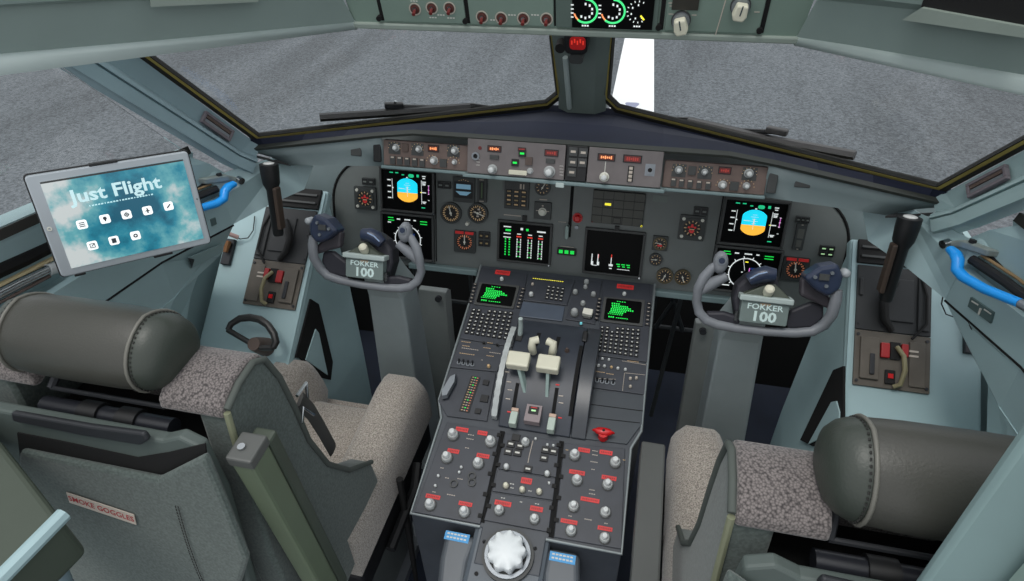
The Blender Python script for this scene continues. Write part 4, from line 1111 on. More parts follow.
# ---- upper pedestal: flight computers left and right
keyproto = {}
def fms(o, scr4, red, kn, keys, label_w):
    uvs = [PD.uv(*p) for p in scr4]
    b = MB(); b.mat(dkgrey); b.poly(PD, uvs, 0, 0.004); b.build('screen_bezel', o, smooth=None, bevel=0.001)
    c = (sum(p[0] for p in uvs) / 4, sum(p[1] for p in uvs) / 4)
    ins = [(c[0] + (p[0] - c[0]) * 0.86, c[1] + (p[1] - c[1]) * 0.86) for p in uvs]
    W = (ins[1][0] - ins[0][0]) / 2; H = (ins[0][1] - ins[3][1]) / 2
    G = PD.off(c[0], c[1], 0.004)
    b = MB(); b.mat(scr); b.rrect(G, 0, 0, 2 * W, 2 * H, 0.004, 0, 0.001)
    G = G.off(0, 0, 0.001)
    rows = [(0.78, -0.15, 0.55, 1), (0.55, -0.45, 0.5, 0), (0.36, -0.2, 0.95, 0), (0.20, -0.1, 1.1, 0), (0.04, -0.05, 1.3, 0), (-0.12, -0.25, 0.9, 0), (-0.28, -0.35, 0.8, 0), (-0.44, -0.4, 0.85, 1), (-0.72, -0.6, 0.35, 0), (-0.74, 0.0, 0.7, 1)]
    for y, x, w, thin in rows:
        k = int(w * 9)
        b.mat(e_green)
        for i in range(k): b.cbox(G, (x - w / 2 + w * (i + 0.5) / k) * W, y * H, W * 0.075, H * (0.06 if thin else 0.12), 0, 0.0004)
    b.build('screen', o, smooth=None)
    redlab(o, *red)
    smallknob(o, *kn, r=2.2, m=knobc, name='brightness_knob')
    # line select keys beside the screen
    for s in (0, 1):
        for i in range(6):
            a = Vector(uvs[0 if s == 0 else 1]); e = Vector(uvs[3 if s == 0 else 2]); q = a.lerp(e, (i + 0.7) / 6.4)
            b = MB(); b.mat(dark); b.cbox(PD, q.x + (-0.010 if s == 0 else 0.010), q.y, 0.011, 0.008, 0, 0.003); b.mat(labelw); b.cbox(PD, q.x + (-0.010 if s == 0 else 0.010), q.y, 0.005, 0.0015, 0.003, 0.0034); b.build('line_key', o, smooth=None)
    tl, tr, br, bl = [Vector(PD.uv(*p)) for p in keys[0]]
    nr, nc = keys[1], keys[2]
    for i in range(nr):
        for j in range(nc):
            if (i == 0 and j in (2,)): continue
            p = tl.lerp(tr, (j + 0.5) / nc).lerp(bl.lerp(br, (j + 0.5) / nc), (i + 0.5) / nr)
            w = (tr - tl).length / nc * 0.74; h = (tl - bl).length / nr * 0.70
            b = MB(); b.mat(black); b.cbox(PD, p.x, p.y, w, h, 0, 0.0035); b.mat(textw if (i * 3 + j) % 5 else knobc); b.cbox(PD, p.x, p.y, w * 0.42, h * 0.34, 0.0035, 0.0039)
            b.build('key', o, smooth=None)
o = module('flight_computer', 'keypad unit with lit green text screen at the front left of the pedestal', 'computer unit', [(481.5, 267), (527.5, 273), (513.5, 347), (460, 338)], pedm2, 'flight computer units')
fms(o, [(478.5, 283.5), (520.5, 287), (514, 310.5), (473, 305.5)], (502.7, 273.5, 15), (502, 277.5), [(474.5, 309), (515, 312.5), (508.5, 341), (464, 334)], 8, 0) if False else fms(o, [(479.5, 283), (520, 286.5), (513.5, 309.5), (474, 305)], (502.7, 272.8, 15), (501.6, 277.5), ([(472, 308.5), (514, 312), (507.5, 341), (463.5, 334)], 7, 8), 0)
o = module('flight_computer', 'keypad unit with lit green text screen at the front right of the pedestal', 'computer unit', [(603, 279), (651, 284), (647.5, 362), (597, 355)], pedm2, 'flight computer units')
fms(o, [(604, 297.5), (645, 301), (642.5, 327), (600, 322)], (625.3, 287, 17), (624.5, 292.5), ([(600, 326), (641, 329), (638.5, 358.5), (596.5, 352)], 7, 8), 0)

# small switch panels below the computers
def dots(o, pts, m, r=1.5): 
    for p in pts: smallknob(o, *p, r=r, m=m, name='push_button')
o = module('switch_panel', 'small panel of amber legends and push buttons beside the left trim wheel', 'control panel', [(459.5, 340), (508, 348.5), (497, 371.5), (450, 367)], pedm2)
wmark(o, [(466, 346, 8), (467, 354, 16), (487, 348, 8), (490, 356, 8), (466, 342, 10), (490, 343, 6)], amber); wmark(o, [(482, 360, 1.5), (470, 349, 18), (495, 353, 12)], labelw)
for p in ((459, 363), (463.5, 363.8), (468, 364.5), (472.5, 365)): toggle(o, *p, m=dark, L=0.010)
dots(o, [(488.5, 365)], amber, 2.0); dots(o, [(483.5, 342), (497, 344)], black, 1.6)
o = module('switch_panel', 'small panel of white dots and amber legends below the right keypad unit', 'control panel', [(597, 357), (647, 363.5), (644.5, 394.5), (590.5, 387)], pedm2)
dots(o, [(602.5, 357.8), (609, 358.8)], knobc, 1.5); dots(o, [(598.5, 364.5), (604.5, 365.2), (618, 367.3), (625.5, 368.5)], knobc, 1.8); dots(o, [(611.5, 366.3)], amber, 1.6)
dots(o, [(630.5, 385.5), (630.5, 377.5), (636.5, 377)], labelw, 1.8)
wmark(o, [(600, 372, 10), (610, 374, 8), (633, 361.5, 12)], amber)
b = MB()
for a, e in (((622, 361), (646, 365)), ((625, 373), (645, 375)), ((624.5, 373), (622.5, 391)), ((590, 378), (616, 379.5))):
    b.tube([PD.p(*PD.uv(*a), 0.0006), PD.p(*PD.uv(*e), 0.0006)], 0.0006, 4)
b.build('panel_lines', o, labelw)
for p in ((597, 381), (602, 382), (607, 382.6), (613, 383.5)): toggle(o, *p, m=dark, L=0.009)
o = module('trim_indicator_panel', 'dark side panel with a grey lever and a slanted scale left of the throttles', 'control panel', [(449.5, 369.5), (496, 373), (487, 421), (447, 416), (438, 401)], pedm2)
u, v = PD.uv(449, 386, 0.012); G = PD.off(u, v, 0).rot(rad(-8))
b = MB(); b.loft([[G.p(x * w, y * h_, n) for x, y in ((-1, -0.6), (-0.3, -1), (0.7, -0.8), (1, 0.4), (0.4, 1), (-0.6, 0.7))] for w, h_, n in ((0.006, 0.014, 0.0), (0.011, 0.034, 0.008), (0.009, 0.030, 0.018))]); b.build('lever', o, steel, smooth=40)
pts = [PD.uv(*q) for q in ((471.5, 376), (480.5, 378), (469, 413), (459, 411))]
b = MB(); b.mat(black); b.poly(PD, pts, 0, 0.002)
for i in range(14):
    t = (i + 0.5) / 14
    for k_, m_ in ((0.25, amber), (0.5, e_green if i % 3 == 0 else labelw), (0.75, mat('orange_tick', (206, 128, 92), 0.5, emit=0.15))):
        p = Vector(pts[0]).lerp(Vector(pts[3]), t).lerp(Vector(pts[1]).lerp(Vector(pts[2]), t), k_); b.mat(m_); b.cbox(PD, p.x, p.y, 0.0035, 0.0018, 0.002, 0.0025)
b.build('scale_window', o, smooth=None)
for p in ((486, 383, 6, 5), (484.5, 399, 8, 7), (478, 411.5, 6, 5)): sq_button(PD, *p, o, black)
o = module('blank_panel', 'plain dark blanking panels beside the red handle', 'cover panel', [(590, 389.5), (644, 396.5), (642, 424), (627, 444), (565, 436), (584, 428)], mat('blank_dark', (60, 66, 72), 0.4, var=0.06))
b = MB()
for a, e in (((588, 404), (643, 411)), ((586, 417), (640, 423))): b.tube([PD.p(*PD.uv(*a), 0.0002), PD.p(*PD.uv(*e), 0.0002)], 0.001, 4)
b.build('panel_joint', o, slotm)
t = thing('red_handle', 'red winged release handle on the right side of the pedestal', 'handle', PD.p(*PD.uv(605, 436), 0.0))
u, v = PD.uv(603.5, 431.5, 0.018)
b = MB(); b.lathe(PD, u, v - 0.004, [(0.011, 0.0), (0.009, 0.010), (0.010, 0.018)], 16); b.build('stem', t, redk)
b = MB(); b.loft([[PD.p(u + x * w, v + y * h_, n) for x, y in [(cos(a) * (1 if abs(cos(a)) < 0.7 else 1.1), sin(a) * (1.0 if abs(cos(a)) < 0.75 else 0.5)) for a in [2 * pi * i / 20 for i in range(20)]]] for w, h_, n in ((0.018, 0.0065, 0.012), (0.022, 0.0085, 0.016), (0.021, 0.008, 0.021), (0.016, 0.005, 0.024))]); b.build('grip', t, redk, smooth=50)
b = MB(); b.cyl(PD, u, v, 0.003, 0.024, 0.0248, 10); b.build('screw', t, blk2)

# ---- front centre modules above the throttles
o = module('frequency_panel', 'dark panel with a yellow lit legend line and small keypad at the pedestal front', 'control panel', [(529.5, 273.5), (575, 279.5), (567, 305), (523, 300)], pedm2)
wmark(o, [(548, 280, 32)], e_yel); smallknob(o, 531, 292.5, 2.6); smallknob(o, 532.5, 283, 1.6, m=labelw)
for i in range(4):
    for j in range(4):
        px = 549 + 4.6 * j - 0.7 * i; py = 287.3 + 3.6 * i + 0.7 * j
        sq_button(PD, px, py, 3.2, 2.6, o, black, textw, 'key', h=0.003)
o = module('switch_panel', 'small panel crowded with pale knobs and one white square switch at the pedestal front', 'control panel', [(576.5, 279.5), (601.5, 281.5), (595, 324), (565.5, 319)], pedm2)
for p in ((586.5, 280, 2.8), (585.5, 285.3, 2.4), (575.3, 290, 2.8), (593.5, 292.3, 2.8), (583, 301.5, 2.8)): smallknob(o, *p, m=knobm)
smallknob(o, 574.5, 309.5, 4.2, m=knobm)
u, v = PD.uv(587.8, 311.5, 0.016); G = PD.off(u, v, 0).rot(rad(-6)); b = MB(); b.mat(dkgrey); b.cbox(G, 0, -0.003, 0.020, 0.018, 0, 0.006); b.mat(white); b.cbox(G, 0, 0, 0.024, 0.018, 0.006, 0.018); b.build('white_switch', o, smooth=None, bevel=0.002)
smallknob(o, 581, 322.5, 1.6, m=mat('cyan_lamp', (120, 210, 220), 0.4, emit=0.3))
o = module('blank_panel', 'smooth blue-grey cover plate at the front of the throttle quadrant', 'cover panel', [(523, 301.5), (565, 306.5), (562, 321), (518.5, 316)], pedblue)

# ---- throttle quadrant: arched housing with slots and levers
q = thing('throttle_quadrant', 'arched dark throttle quadrant with white-handled levers in the middle of the pedestal', 'throttle quadrant', PD.p(0.03, -0.21, -0.003))
va = PD.uv(540, 322)[1]; vb = PD.uv(530, 431)[1]
def arch(t): return 0.001 + 0.048 * (max(0.0, sin(pi * min(1, t * 1.02)))) ** 0.75
uL0, uR0 = PD.uv(514, 318)[0], PD.uv(600, 326)[0]
def quad_loft(u0, u1, hs=1.0, t0=0.0, t1=1.0, k=18, taper=0.0, base=0.0):
    rings = []
    for i in range(k + 1):
        t = t0 + (t1 - t0) * i / k
        v = va + (vb - va) * t; h = base + arch(t) * hs; x = taper * t
        rings.append([PD.p(u0 + x, v, -0.003), PD.p(u0 + x, v, h), PD.p(u1 + x, v, h), PD.p(u1 + x, v, -0.003)])
    return rings
b = MB(); b.loft(quad_loft(-0.078, 0.079)); b.build('housing', q, mat('quadrant_blue_grey', (54, 59, 68), 0.45, var=0.14, nscale=18), smooth=25, bevel=0.002)
b = MB(); b.loft(quad_loft(0.081, 0.113, 0.99)); b.build('flap_housing', q, mat('quadrant_dark', (60, 64, 70), 0.35, var=0.12), smooth=25, bevel=0.004)
def qslot(u, w, t0, t1, name='lever_slot'):
    b = MB(); rings = []
    for i in range(13):
        t = t0 + (t1 - t0) * i / 12; v = va + (vb - va) * t; h = arch(t)
        rings.append([PD.p(u - w / 2, v, h - 0.004), PD.p(u - w / 2, v, h + 0.0008), PD.p(u + w / 2, v, h + 0.0008), PD.p(u + w / 2, v, h - 0.004)])
    b.loft(rings); return b.build(name, q, slotm, smooth=25)
def at_arch(px, py):
    """frame coordinates of the arched surface under a pixel"""
    n = 0.03
    for _ in range(12):
        u, v = PD.uv(px, py, n); t = (v - va) / (vb - va); n = arch(min(max(t, 0), 1))
    return u, v, n
def slot_px(p0, p1, w):
    a = at_arch(*p0); c = at_arch(*p1); qslot((a[0] + c[0]) / 2, w, (a[1] - va) / (vb - va), (c[1] - va) / (vb - va))
slot_px((517, 383), (514, 411), 0.008); slot_px((556.5, 388), (553.5, 416), 0.008)
slot_px((539, 333), (536, 346), 0.009); slot_px((558.5, 337), (556, 350), 0.009)
slot_px((583, 346), (568.5, 416), 0.008)
# trim wheel rim on the left
b = MB(); rings = []
for i in range(25):
    t = 0.17 + 0.78 * i / 24; v = va + (vb - va) * t; h = arch(t) * 1.12 + 0.004
    b_ = 0.0012 if i % 2 else 0.0
    rings.append([PD.p(-0.095, v, h - 0.016), PD.p(-0.095 - b_, v, h), PD.p(-0.084 + b_, v, h), PD.p(-0.084, v, h - 0.016)])
b.loft(rings); b.build('trim_wheel', q, mat('trim_wheel_grey', (172, 178, 178), 0.45, var=0.12, nscale=60), smooth=20, label='pale ridged trim wheel rim')
# throttle levers
for (hx_, hy_), (bx, by), (sx_, sy_) in (((518.5, 361), (522.5, 371), (526.5, 393)), ((548.5, 364.5), (551, 374), (547, 398))):
    lv = MB(); uu, vv, nn = at_arch(sx_, sy_)
    uh, vh = PD.uv(hx_, hy_, nn + 0.045)
    s3 = PD.p(uu, vv, nn - 0.01); h3 = PD.p(uh, vh, nn + 0.042)
    o = MB(); o.loft([[s3 + PD.U * x + PD.V * y for x, y in ((-0.0035, -0.009), (0.0035, -0.009), (0.0035, 0.009), (-0.0035, 0.009))], [h3 + PD.U * x + PD.V * y for x, y in ((-0.0035, -0.012), (0.0035, -0.012), (0.0035, 0.012), (-0.0035, 0.012))]])
    lev = o.build('throttle_lever', q, mat('lever_grey_green', (140, 160, 156), 0.4), smooth=None, bevel=0.001)
    o = MB(); G = PD.off(uh, vh, nn + 0.036); o.box(G, -0.0245, 0.0245, -0.019, 0.018, 0.0, 0.022); o.build('handle', lev, cream, smooth=None, bevel=0.004, bseg=3, label='cream throttle handle')
# reverse levers (two curved cream horns ahead of the handles)
for s, px, py in ((-1, 532, 344), (1, 553, 347)):
    uu, vv, nn = at_arch(px - 1.5 * s, py + 8)
    n0 = nn + 0.036; u1, v1 = PD.uv(px, py, n0 + 0.004); u2, v2 = PD.uv(543 - 2 * -s * 1.0, py - 4, n0 + 0.004)
    o = MB(); o.tube([PD.p(uu, vv, nn - 0.004), PD.p(u1, v1 - 0.004, n0 - 0.004), PD.p(u1, v1 + 0.006, n0 + 0.008), PD.p(u1 * 0.25 + u2 * 0.75, v1 + 0.011, n0 + 0.008)], [0.008, 0.0095, 0.0095, 0.009], 10, flat=1.0)
    rv = o.build('reverse_lever', q, cream, smooth=50)
# speed brake lever at left front
u, v, n = at_arch(519.5, 337); 
o = MB(); o.tube([PD.p(u, v, n - 0.006), PD.p(u + 0.002, v + 0.014, n + 0.026), PD.p(u + 0.003, v + 0.016, n + 0.052)], [0.006, 0.0055, 0.005], 8); o.build('speed_brake_lever', q, lipm, smooth=50)
o = MB(); o.cbox(PD, u, v - 0.004, 0.014, 0.020, n - 0.004, n + 0.006); o.build('lever_gate', q, black, smooth=None)
# fuel levers
for px, py in ((514.5, 418.5), (552, 424.5)):
    u, v, n = at_arch(px, py); n = max(n, 0.006)
    o = MB(); o.mat(mat('lever_pale_green', (176, 190, 180), 0.45)); o.cbox(PD, u, v - 0.006, 0.016, 0.030, n - 0.004, n + 0.018); o.mat(mat('lever_pink_top', (196, 168, 150), 0.5)); o.cbox(PD, u, v + 0.0125, 0.016, 0.008, n, n + 0.020)
    o.build('fuel_lever', q, smooth=None, bevel=0.002)
u, v, n = at_arch(533.5, 416); n = max(n, 0.004)
o = MB(); o.mat(mat('guard_pink_grey', (142, 130, 132), 0.45)); o.cbox(PD, u, v, 0.034, 0.040, n - 0.004, n + 0.014); o.mat(black); o.cbox(PD, u, v + 0.006, 0.022, 0.018, n + 0.014, n + 0.0155); o.mat(mat('pale_green_lit', (170, 214, 160), 0.5, emit=0.5)); o.cbox(PD, u, v + 0.005, 0.010, 0.004, n + 0.0155, n + 0.0165)
o.mat(redm); o.cbox(PD, u, v + 0.012, 0.014, 0.002, n + 0.0155, n + 0.0165)
o.build('guarded_switch', q, smooth=None, bevel=0.0015)
b = MB(); b.mat(labelw)
for px, py in ((509, 382), (510, 390), (508, 399), (561, 396), (561, 403), (507, 372)):
    u, v, n = at_arch(px, py); b.cbox(PD, u, v, 0.010, 0.002, n, n + 0.0009)
b.mat(redm)
for px, py in ((557.5, 385), (509, 412), (560, 418)):
    u, v, n = at_arch(px, py); b.cbox(PD, u, v, 0.008, 0.003, n, n + 0.0012)
b.build('index_marks', q, smooth=None)
# flap lever
u, v, n = at_arch(585, 338)
o = MB(); o.cbox(PD, u, v, 0.012, 0.03, n - 0.002, n + 0.010); o.build('flap_lever', q, black, smooth=None, bevel=0.003)
b = MB()
u, v, n = at_arch(567, 351); b.lathe(PD, u, v, [(0.006, n - 0.002), (0.005, n + 0.004), (0.002, n + 0.012)], 12); b.build('lock_pin', q, brownm)

# ================================================================== CONTROL YOKES
YB = rad(25)
def yoke(s):
    nm = 'right' if s > 0 else 'left'
    cx = 0.437 * s
    t = thing('control_yoke', '%s control yoke with grey horns and a two-line name placard' % nm, 'control yoke', (cx, -0.17, 0.0), 'control yokes')
    F = Frame((0, -0.30, 0.9), X, (0, sin(YB), cos(YB)))
    def P(u, v, n=0.0): return F.p(s * u, v, n)       # u is given for the right hand yoke
    def U(px, py, n=0.0):
        q_ = F.uv(px, py, n); return (q_[0] - (0.013 if s < 0 else 0.0), q_[1] - (0.004 if s < 0 else 0.0))
    # main bow: inner horn, bottom, outer horn  (right yoke pixels)
    bow = [(721, 262), (712, 268), (704, 277), (698.5, 288), (696.5, 301), (699, 312), (706, 320), (717, 324.5), (735, 328), (765, 331.5), (795, 333), (812, 331.5), (824, 325), (832, 314), (836, 300), (836.5, 290)]
    rr = [0.008, 0.0105, 0.0115, 0.011, 0.0105, 0.011, 0.0115, 0.0115, 0.011, 0.0105, 0.011, 0.0115, 0.012, 0.0125, 0.0125, 0.012]
    pts = []
    for i, (x, y) in enumerate(bow):
        nn = 0.02 if i < 4 or i > 12 else 0.0
        u_, v_ = U(x, y, nn); pts.append(P(u_, v_, nn))
    b = MB(); b.tube(pts, [r_ * 0.88 for r_ in rr], 14, flat=1.0); b.build('bow', t, yokem, smooth=60)
    # inner horn knob with round button
    u_, v_ = U(721, 259.5, 0.022)
    b = MB(); b.loft([[P(u_ + 0.0145 * w * cos(a), v_ - 0.006 + 0.023 * w * sin(a), n) for a in [2 * pi * i / 18 for i in range(18)]][::(1 if s > 0 else -1)] for w, n in ((0.5, 0.004), (0.95, 0.010), (1.0, 0.022), (0.85, 0.032), (0.5, 0.036))]); g = b.build('horn_tip', t, yokem, smooth=60)
    G = Frame(P(u_, v_, 0.036), X, F.V); b = MB(); b.mat(steel); b.ring(G, 0, 0, 0.006, 0.009, -0.002, 0.002, seg=16); b.mat(yokeblue); b.cyl(G, 0, 0, 0.006, -0.002, 0.0035, 14); b.build('trim_button', g)
    # thumb rest branching off the inner horn
    a0 = U(701, 292, 0.018); a1 = U(713, 283, 0.022); a2 = U(727, 276, 0.024)
    b = MB(); b.tube([P(*a0, 0.012), P(*a1, 0.020), P(*a2, 0.024)], [0.008, 0.012, 0.009], 12); b.build('thumb_rest', t, yokem, smooth=60)
    # outer horn: wedge guard and boxed hand grip
    gx = [(803, 277), (820, 266), (838, 263), (843, 277), (840, 289), (828, 297), (815, 290)]
    uv_ = [U(x, y, 0.03) for x, y in gx]
    uv_ = [(s * a, c) for a, c in uv_]
    b = MB(); b.poly(F, uv_, -0.012, 0.036); gp = b.build('hand_grip', t, yokeblue, smooth=None, bevel=0.008, bseg=3)
    b = MB(); uc = U(845, 273, 0.02); b.loft([[P(uc[0] + r_ * cos(a), uc[1] + r_ * sin(a), n) for a in [2 * pi * i / 12 for i in range(12)]] for r_, n in ((0.006, 0.004), (0.009, 0.012), (0.008, 0.030), (0.004, 0.034))]); b.build('side_switch', gp, mat('switch_clear', (170, 176, 180), 0.25), smooth=60)
    b = MB(); b.mat(steel)
    for x, y in ((815, 277), (832, 273), (826, 286)):
        a = U(x, y, 0.036); b.cyl(F, s * a[0], a[1], 0.0035, 0.036, 0.040, 10)
    b.mat(dkgrey); a0 = U(824, 277, 0.036); b.cbox(F, s * a0[0], a0[1], 0.018, 0.012, 0.036, 0.040)
    b.build('grip_buttons', gp)
    gx = [(801, 279), (812, 272), (832, 300), (834, 312), (818, 304), (800, 296)]
    uv_ = [(s * U(x, y, 0.01)[0], U(x, y, 0.01)[1]) for x, y in gx]
    b = MB(); b.poly(F, uv_, -0.010, 0.012); b.build('grip_guard', t, mat('yoke_guard_dark', (66, 62, 68), 0.5, var=0.1), smooth=None, bevel=0.006)
    # inner dark padding of the bow
    gx = [(706, 312), (708, 319), (738, 326), (742, 318), (724, 312)]
    uv_ = [(s * U(x, y)[0], U(x, y)[1]) for x, y in gx]; b = MB(); b.poly(F, uv_, -0.016, 0.002); b.build('bow_padding', t, yokedk, smooth=None, bevel=0.005)
    gx = [(786, 322), (790, 311), (812, 302), (824, 306), (824, 318), (812, 328), (788, 329)]
    uv_ = [(s * U(x, y)[0], U(x, y)[1]) for x, y in gx]; b = MB(); b.poly(F, uv_, -0.016, 0.000); b.build('bow_padding', t, yokedk, smooth=None, bevel=0.005)
    # hub: dark arched column head behind the placard
    hub = [(736, 322), (733, 300), (737, 286), (747, 277), (760, 272), (773, 272), (779, 277), (779, 300), (779, 322)]
    uv_ = [(s * U(x, y)[0], U(x, y)[1]) for x, y in hub]; b = MB(); b.poly(F, uv_, -0.05, -0.004); b.build('hub', t, yokedk, smooth=None, bevel=0.008, bseg=3)
    pth = []
    for x, y in ((749, 281), (757, 276.5), (766, 274.5), (776, 275.5)):
        a = U(x, y, 0.01); pth.append(P(a[0], a[1], 0.004))
    b = MB(); b.tube(pth, [0.012, 0.016, 0.017, 0.013], 12); b.build('clip_roll', t, yokeblue, smooth=60)
    b = MB(); b.tube([p + F.N * 0.015 + F.V * 0.006 for p in pth[:3]], 0.0016, 6); b.build('clip_highlight', t, mat('clip_highlight_pale', (150, 172, 204), 0.3))  # highlight along the clip roll, modelled as a thin pale blue tube
    # placard box
    f4 = [(743, 297), (791, 303), (785.5, 327), (738.5, 321)]
    c4 = [Vector(U(x, y, 0.016)) for x, y in f4]; c = sum(c4, Vector((0, 0))) / 4
    w = (c4[1] - c4[0]).length; h = (c4[0] - c4[3]).length
    tilt = rad(0)
    G = Frame(P(c.x, c.y, 0.016), X, F.V)
    b = MB(); b.rrect(G, 0, 0, w, h, 0.004, -0.03, 0.0); pl = b.build('placard_box', t, placm, smooth=None, bevel=0.0015)
    # letters
    b = MB(); b.text(G, 0, h * 0.18, h * 0.32, 'FOKKER', 0.0006, bold=0.02, sx=1.15); b.build('placard_upper_text', pl, mat('placard_letters', (196, 216, 214), 0.5, emit=0.15), smooth=None)
    b = MB(); b.text(G, 0, -h * 0.22, h * 0.56, '100', 0.0006, bold=0.035, sx=1.15); b.build('placard_lower_text', pl, mat('placard_letters', (196, 216, 214), 0.5, emit=0.15), smooth=None)
    b = MB(); b.rrect(G, 0, h * 0.30, w * 0.22, h * 0.10, 0.001, 0, 0.0005); b.build('placard_emblem', pl, mat('emblem_tan', (176, 150, 122), 0.5), smooth=None)
    # light bar and tent shaped top with cream knob
    b = MB(); b.rrect(G, 0, h * 0.52, w * 1.12, 0.011, 0.002, -0.03, 0.007); b.build('placard_ledge', t, lipm, smooth=None, bevel=0.002)
    b = MB(); b.loft([[G.p(-w * 0.55, h * 0.56, -0.004), G.p(w * 0.55, h * 0.56, -0.004), G.p(w * 0.55, h * 0.56, -0.034), G.p(-w * 0.55, h * 0.56, -0.034)],
                      [G.p(s * w * 0.02, h * 1.12, -0.012), G.p(s * w * 0.16, h * 1.12, -0.012), G.p(s * w * 0.16, h * 1.10, -0.034), G.p(s * w * 0.02, h * 1.10, -0.034)]]); b.build('top_cover', t, olive2, smooth=None, bevel=0.002)
    b = MB(); K = Frame(G.p(0.002 * s, h * 0.80, -0.004), X, Vector((0, 0.9, 0.4)) ); b.lathe(K, 0, 0, [(0.009, -0.006), (0.0105, 0.006), (0.0095, 0.014), (0.006, 0.017)], 16); b.build('clip_knob', t, cream)
    # side clip
    b = MB(); a = U(736, 316, 0.012); b.cbox(F, s * a[0], a[1], 0.005, 0.020, -0.004, 0.014); b.build('side_clip', t, silver, smooth=None)
    # thin cross bar behind the placard
    b = MB(); a = U(788, 312); c2 = U(822, 315); b.tube([P(a[0], a[1], -0.012), P(c2[0], c2[1], -0.012)], 0.004, 8); b.build('cross_bar', t, steel)
    # column
    def ring(x0, x1, y0, y1, z): return [Vector((s * x0, y0, z)), Vector((s * x1, y0, z)), Vector((s * x1, y1, z)), Vector((s * x0, y1, z))][::(1 if s > 0 else -1)]
    b = MB(); b.loft([ring(0.388, 0.512, -0.215, -0.10, 0.0), ring(0.386, 0.500, -0.235, -0.12, 0.34), ring(0.372, 0.464, -0.265, -0.17, 0.74), ring(0.382, 0.456, -0.285, -0.20, 0.80), ring(0.39, 0.45, -0.29, -0.22, 0.85)])
    b.build('column', t, colm, smooth=None, bevel=0.006)
    return t
for s in (-1, 1): yoke(s)
# pedal housings between columns and pedestal, and framework in the dark footwells
for s, nm in ((-1, 'left'), (1, 'right')):
    if True:
        t = thing('pedal_housing', 'tall grey boxed housing in the %s footwell beside the yoke column' % nm, 'housing', (s * 0.385, 0.0, 0.0), 'pedal housings')
        b = MB(); b.loft([[Vector((x, y, z)) for x, y in ((s * x0, y0), (s * x1, y0), (s * x1, y1), (s * x0, y1))][::(1 if s > 0 else -1)] for x0, x1, y0, y1, z in ((0.355, 0.43, -0.05, 0.0, 0.0), (0.345, 0.43, -0.05, 0.0, 0.58), (0.342, 0.426, -0.05, -0.03, 0.607))]); b.build('casing', t, boxm, smooth=None, bevel=0.004)
        b = MB(); b.tube([(s * 0.365, -0.05, 0.585), (s * 0.365, -0.062, 0.587)], 0.009, 10); b.build('pivot_bolt', t, dark)
    t = thing('footwell_frame', 'dark crossed struts at the back of the %s footwell' % nm, 'frame', (s * 0.3, 0.1, 0.0), 'footwell frames')
    for a, c in (((0.25, 0.10, 0.45), (0.33, 0.10, 0.66)), ((0.33, 0.10, 0.45), (0.25, 0.10, 0.66)), ((0.24, 0.12, 0.0), (0.24, 0.12, 0.68)), ((0.50, 0.12, 0.0), (0.46, 0.02, 0.66)), ((0.24, 0.12, 0.44), (0.42, 0.12, 0.44)), ((0.27, -0.02, 0.2), (0.31, 0.08, 0.62))):
        b = MB(); b.tube([(s * a[0], a[1], a[2]), (s * c[0], c[1], c[2])], 0.007, 6); b.build('strut', t, mat('strut_dark', (50, 54, 56), 0.5), smooth=None)

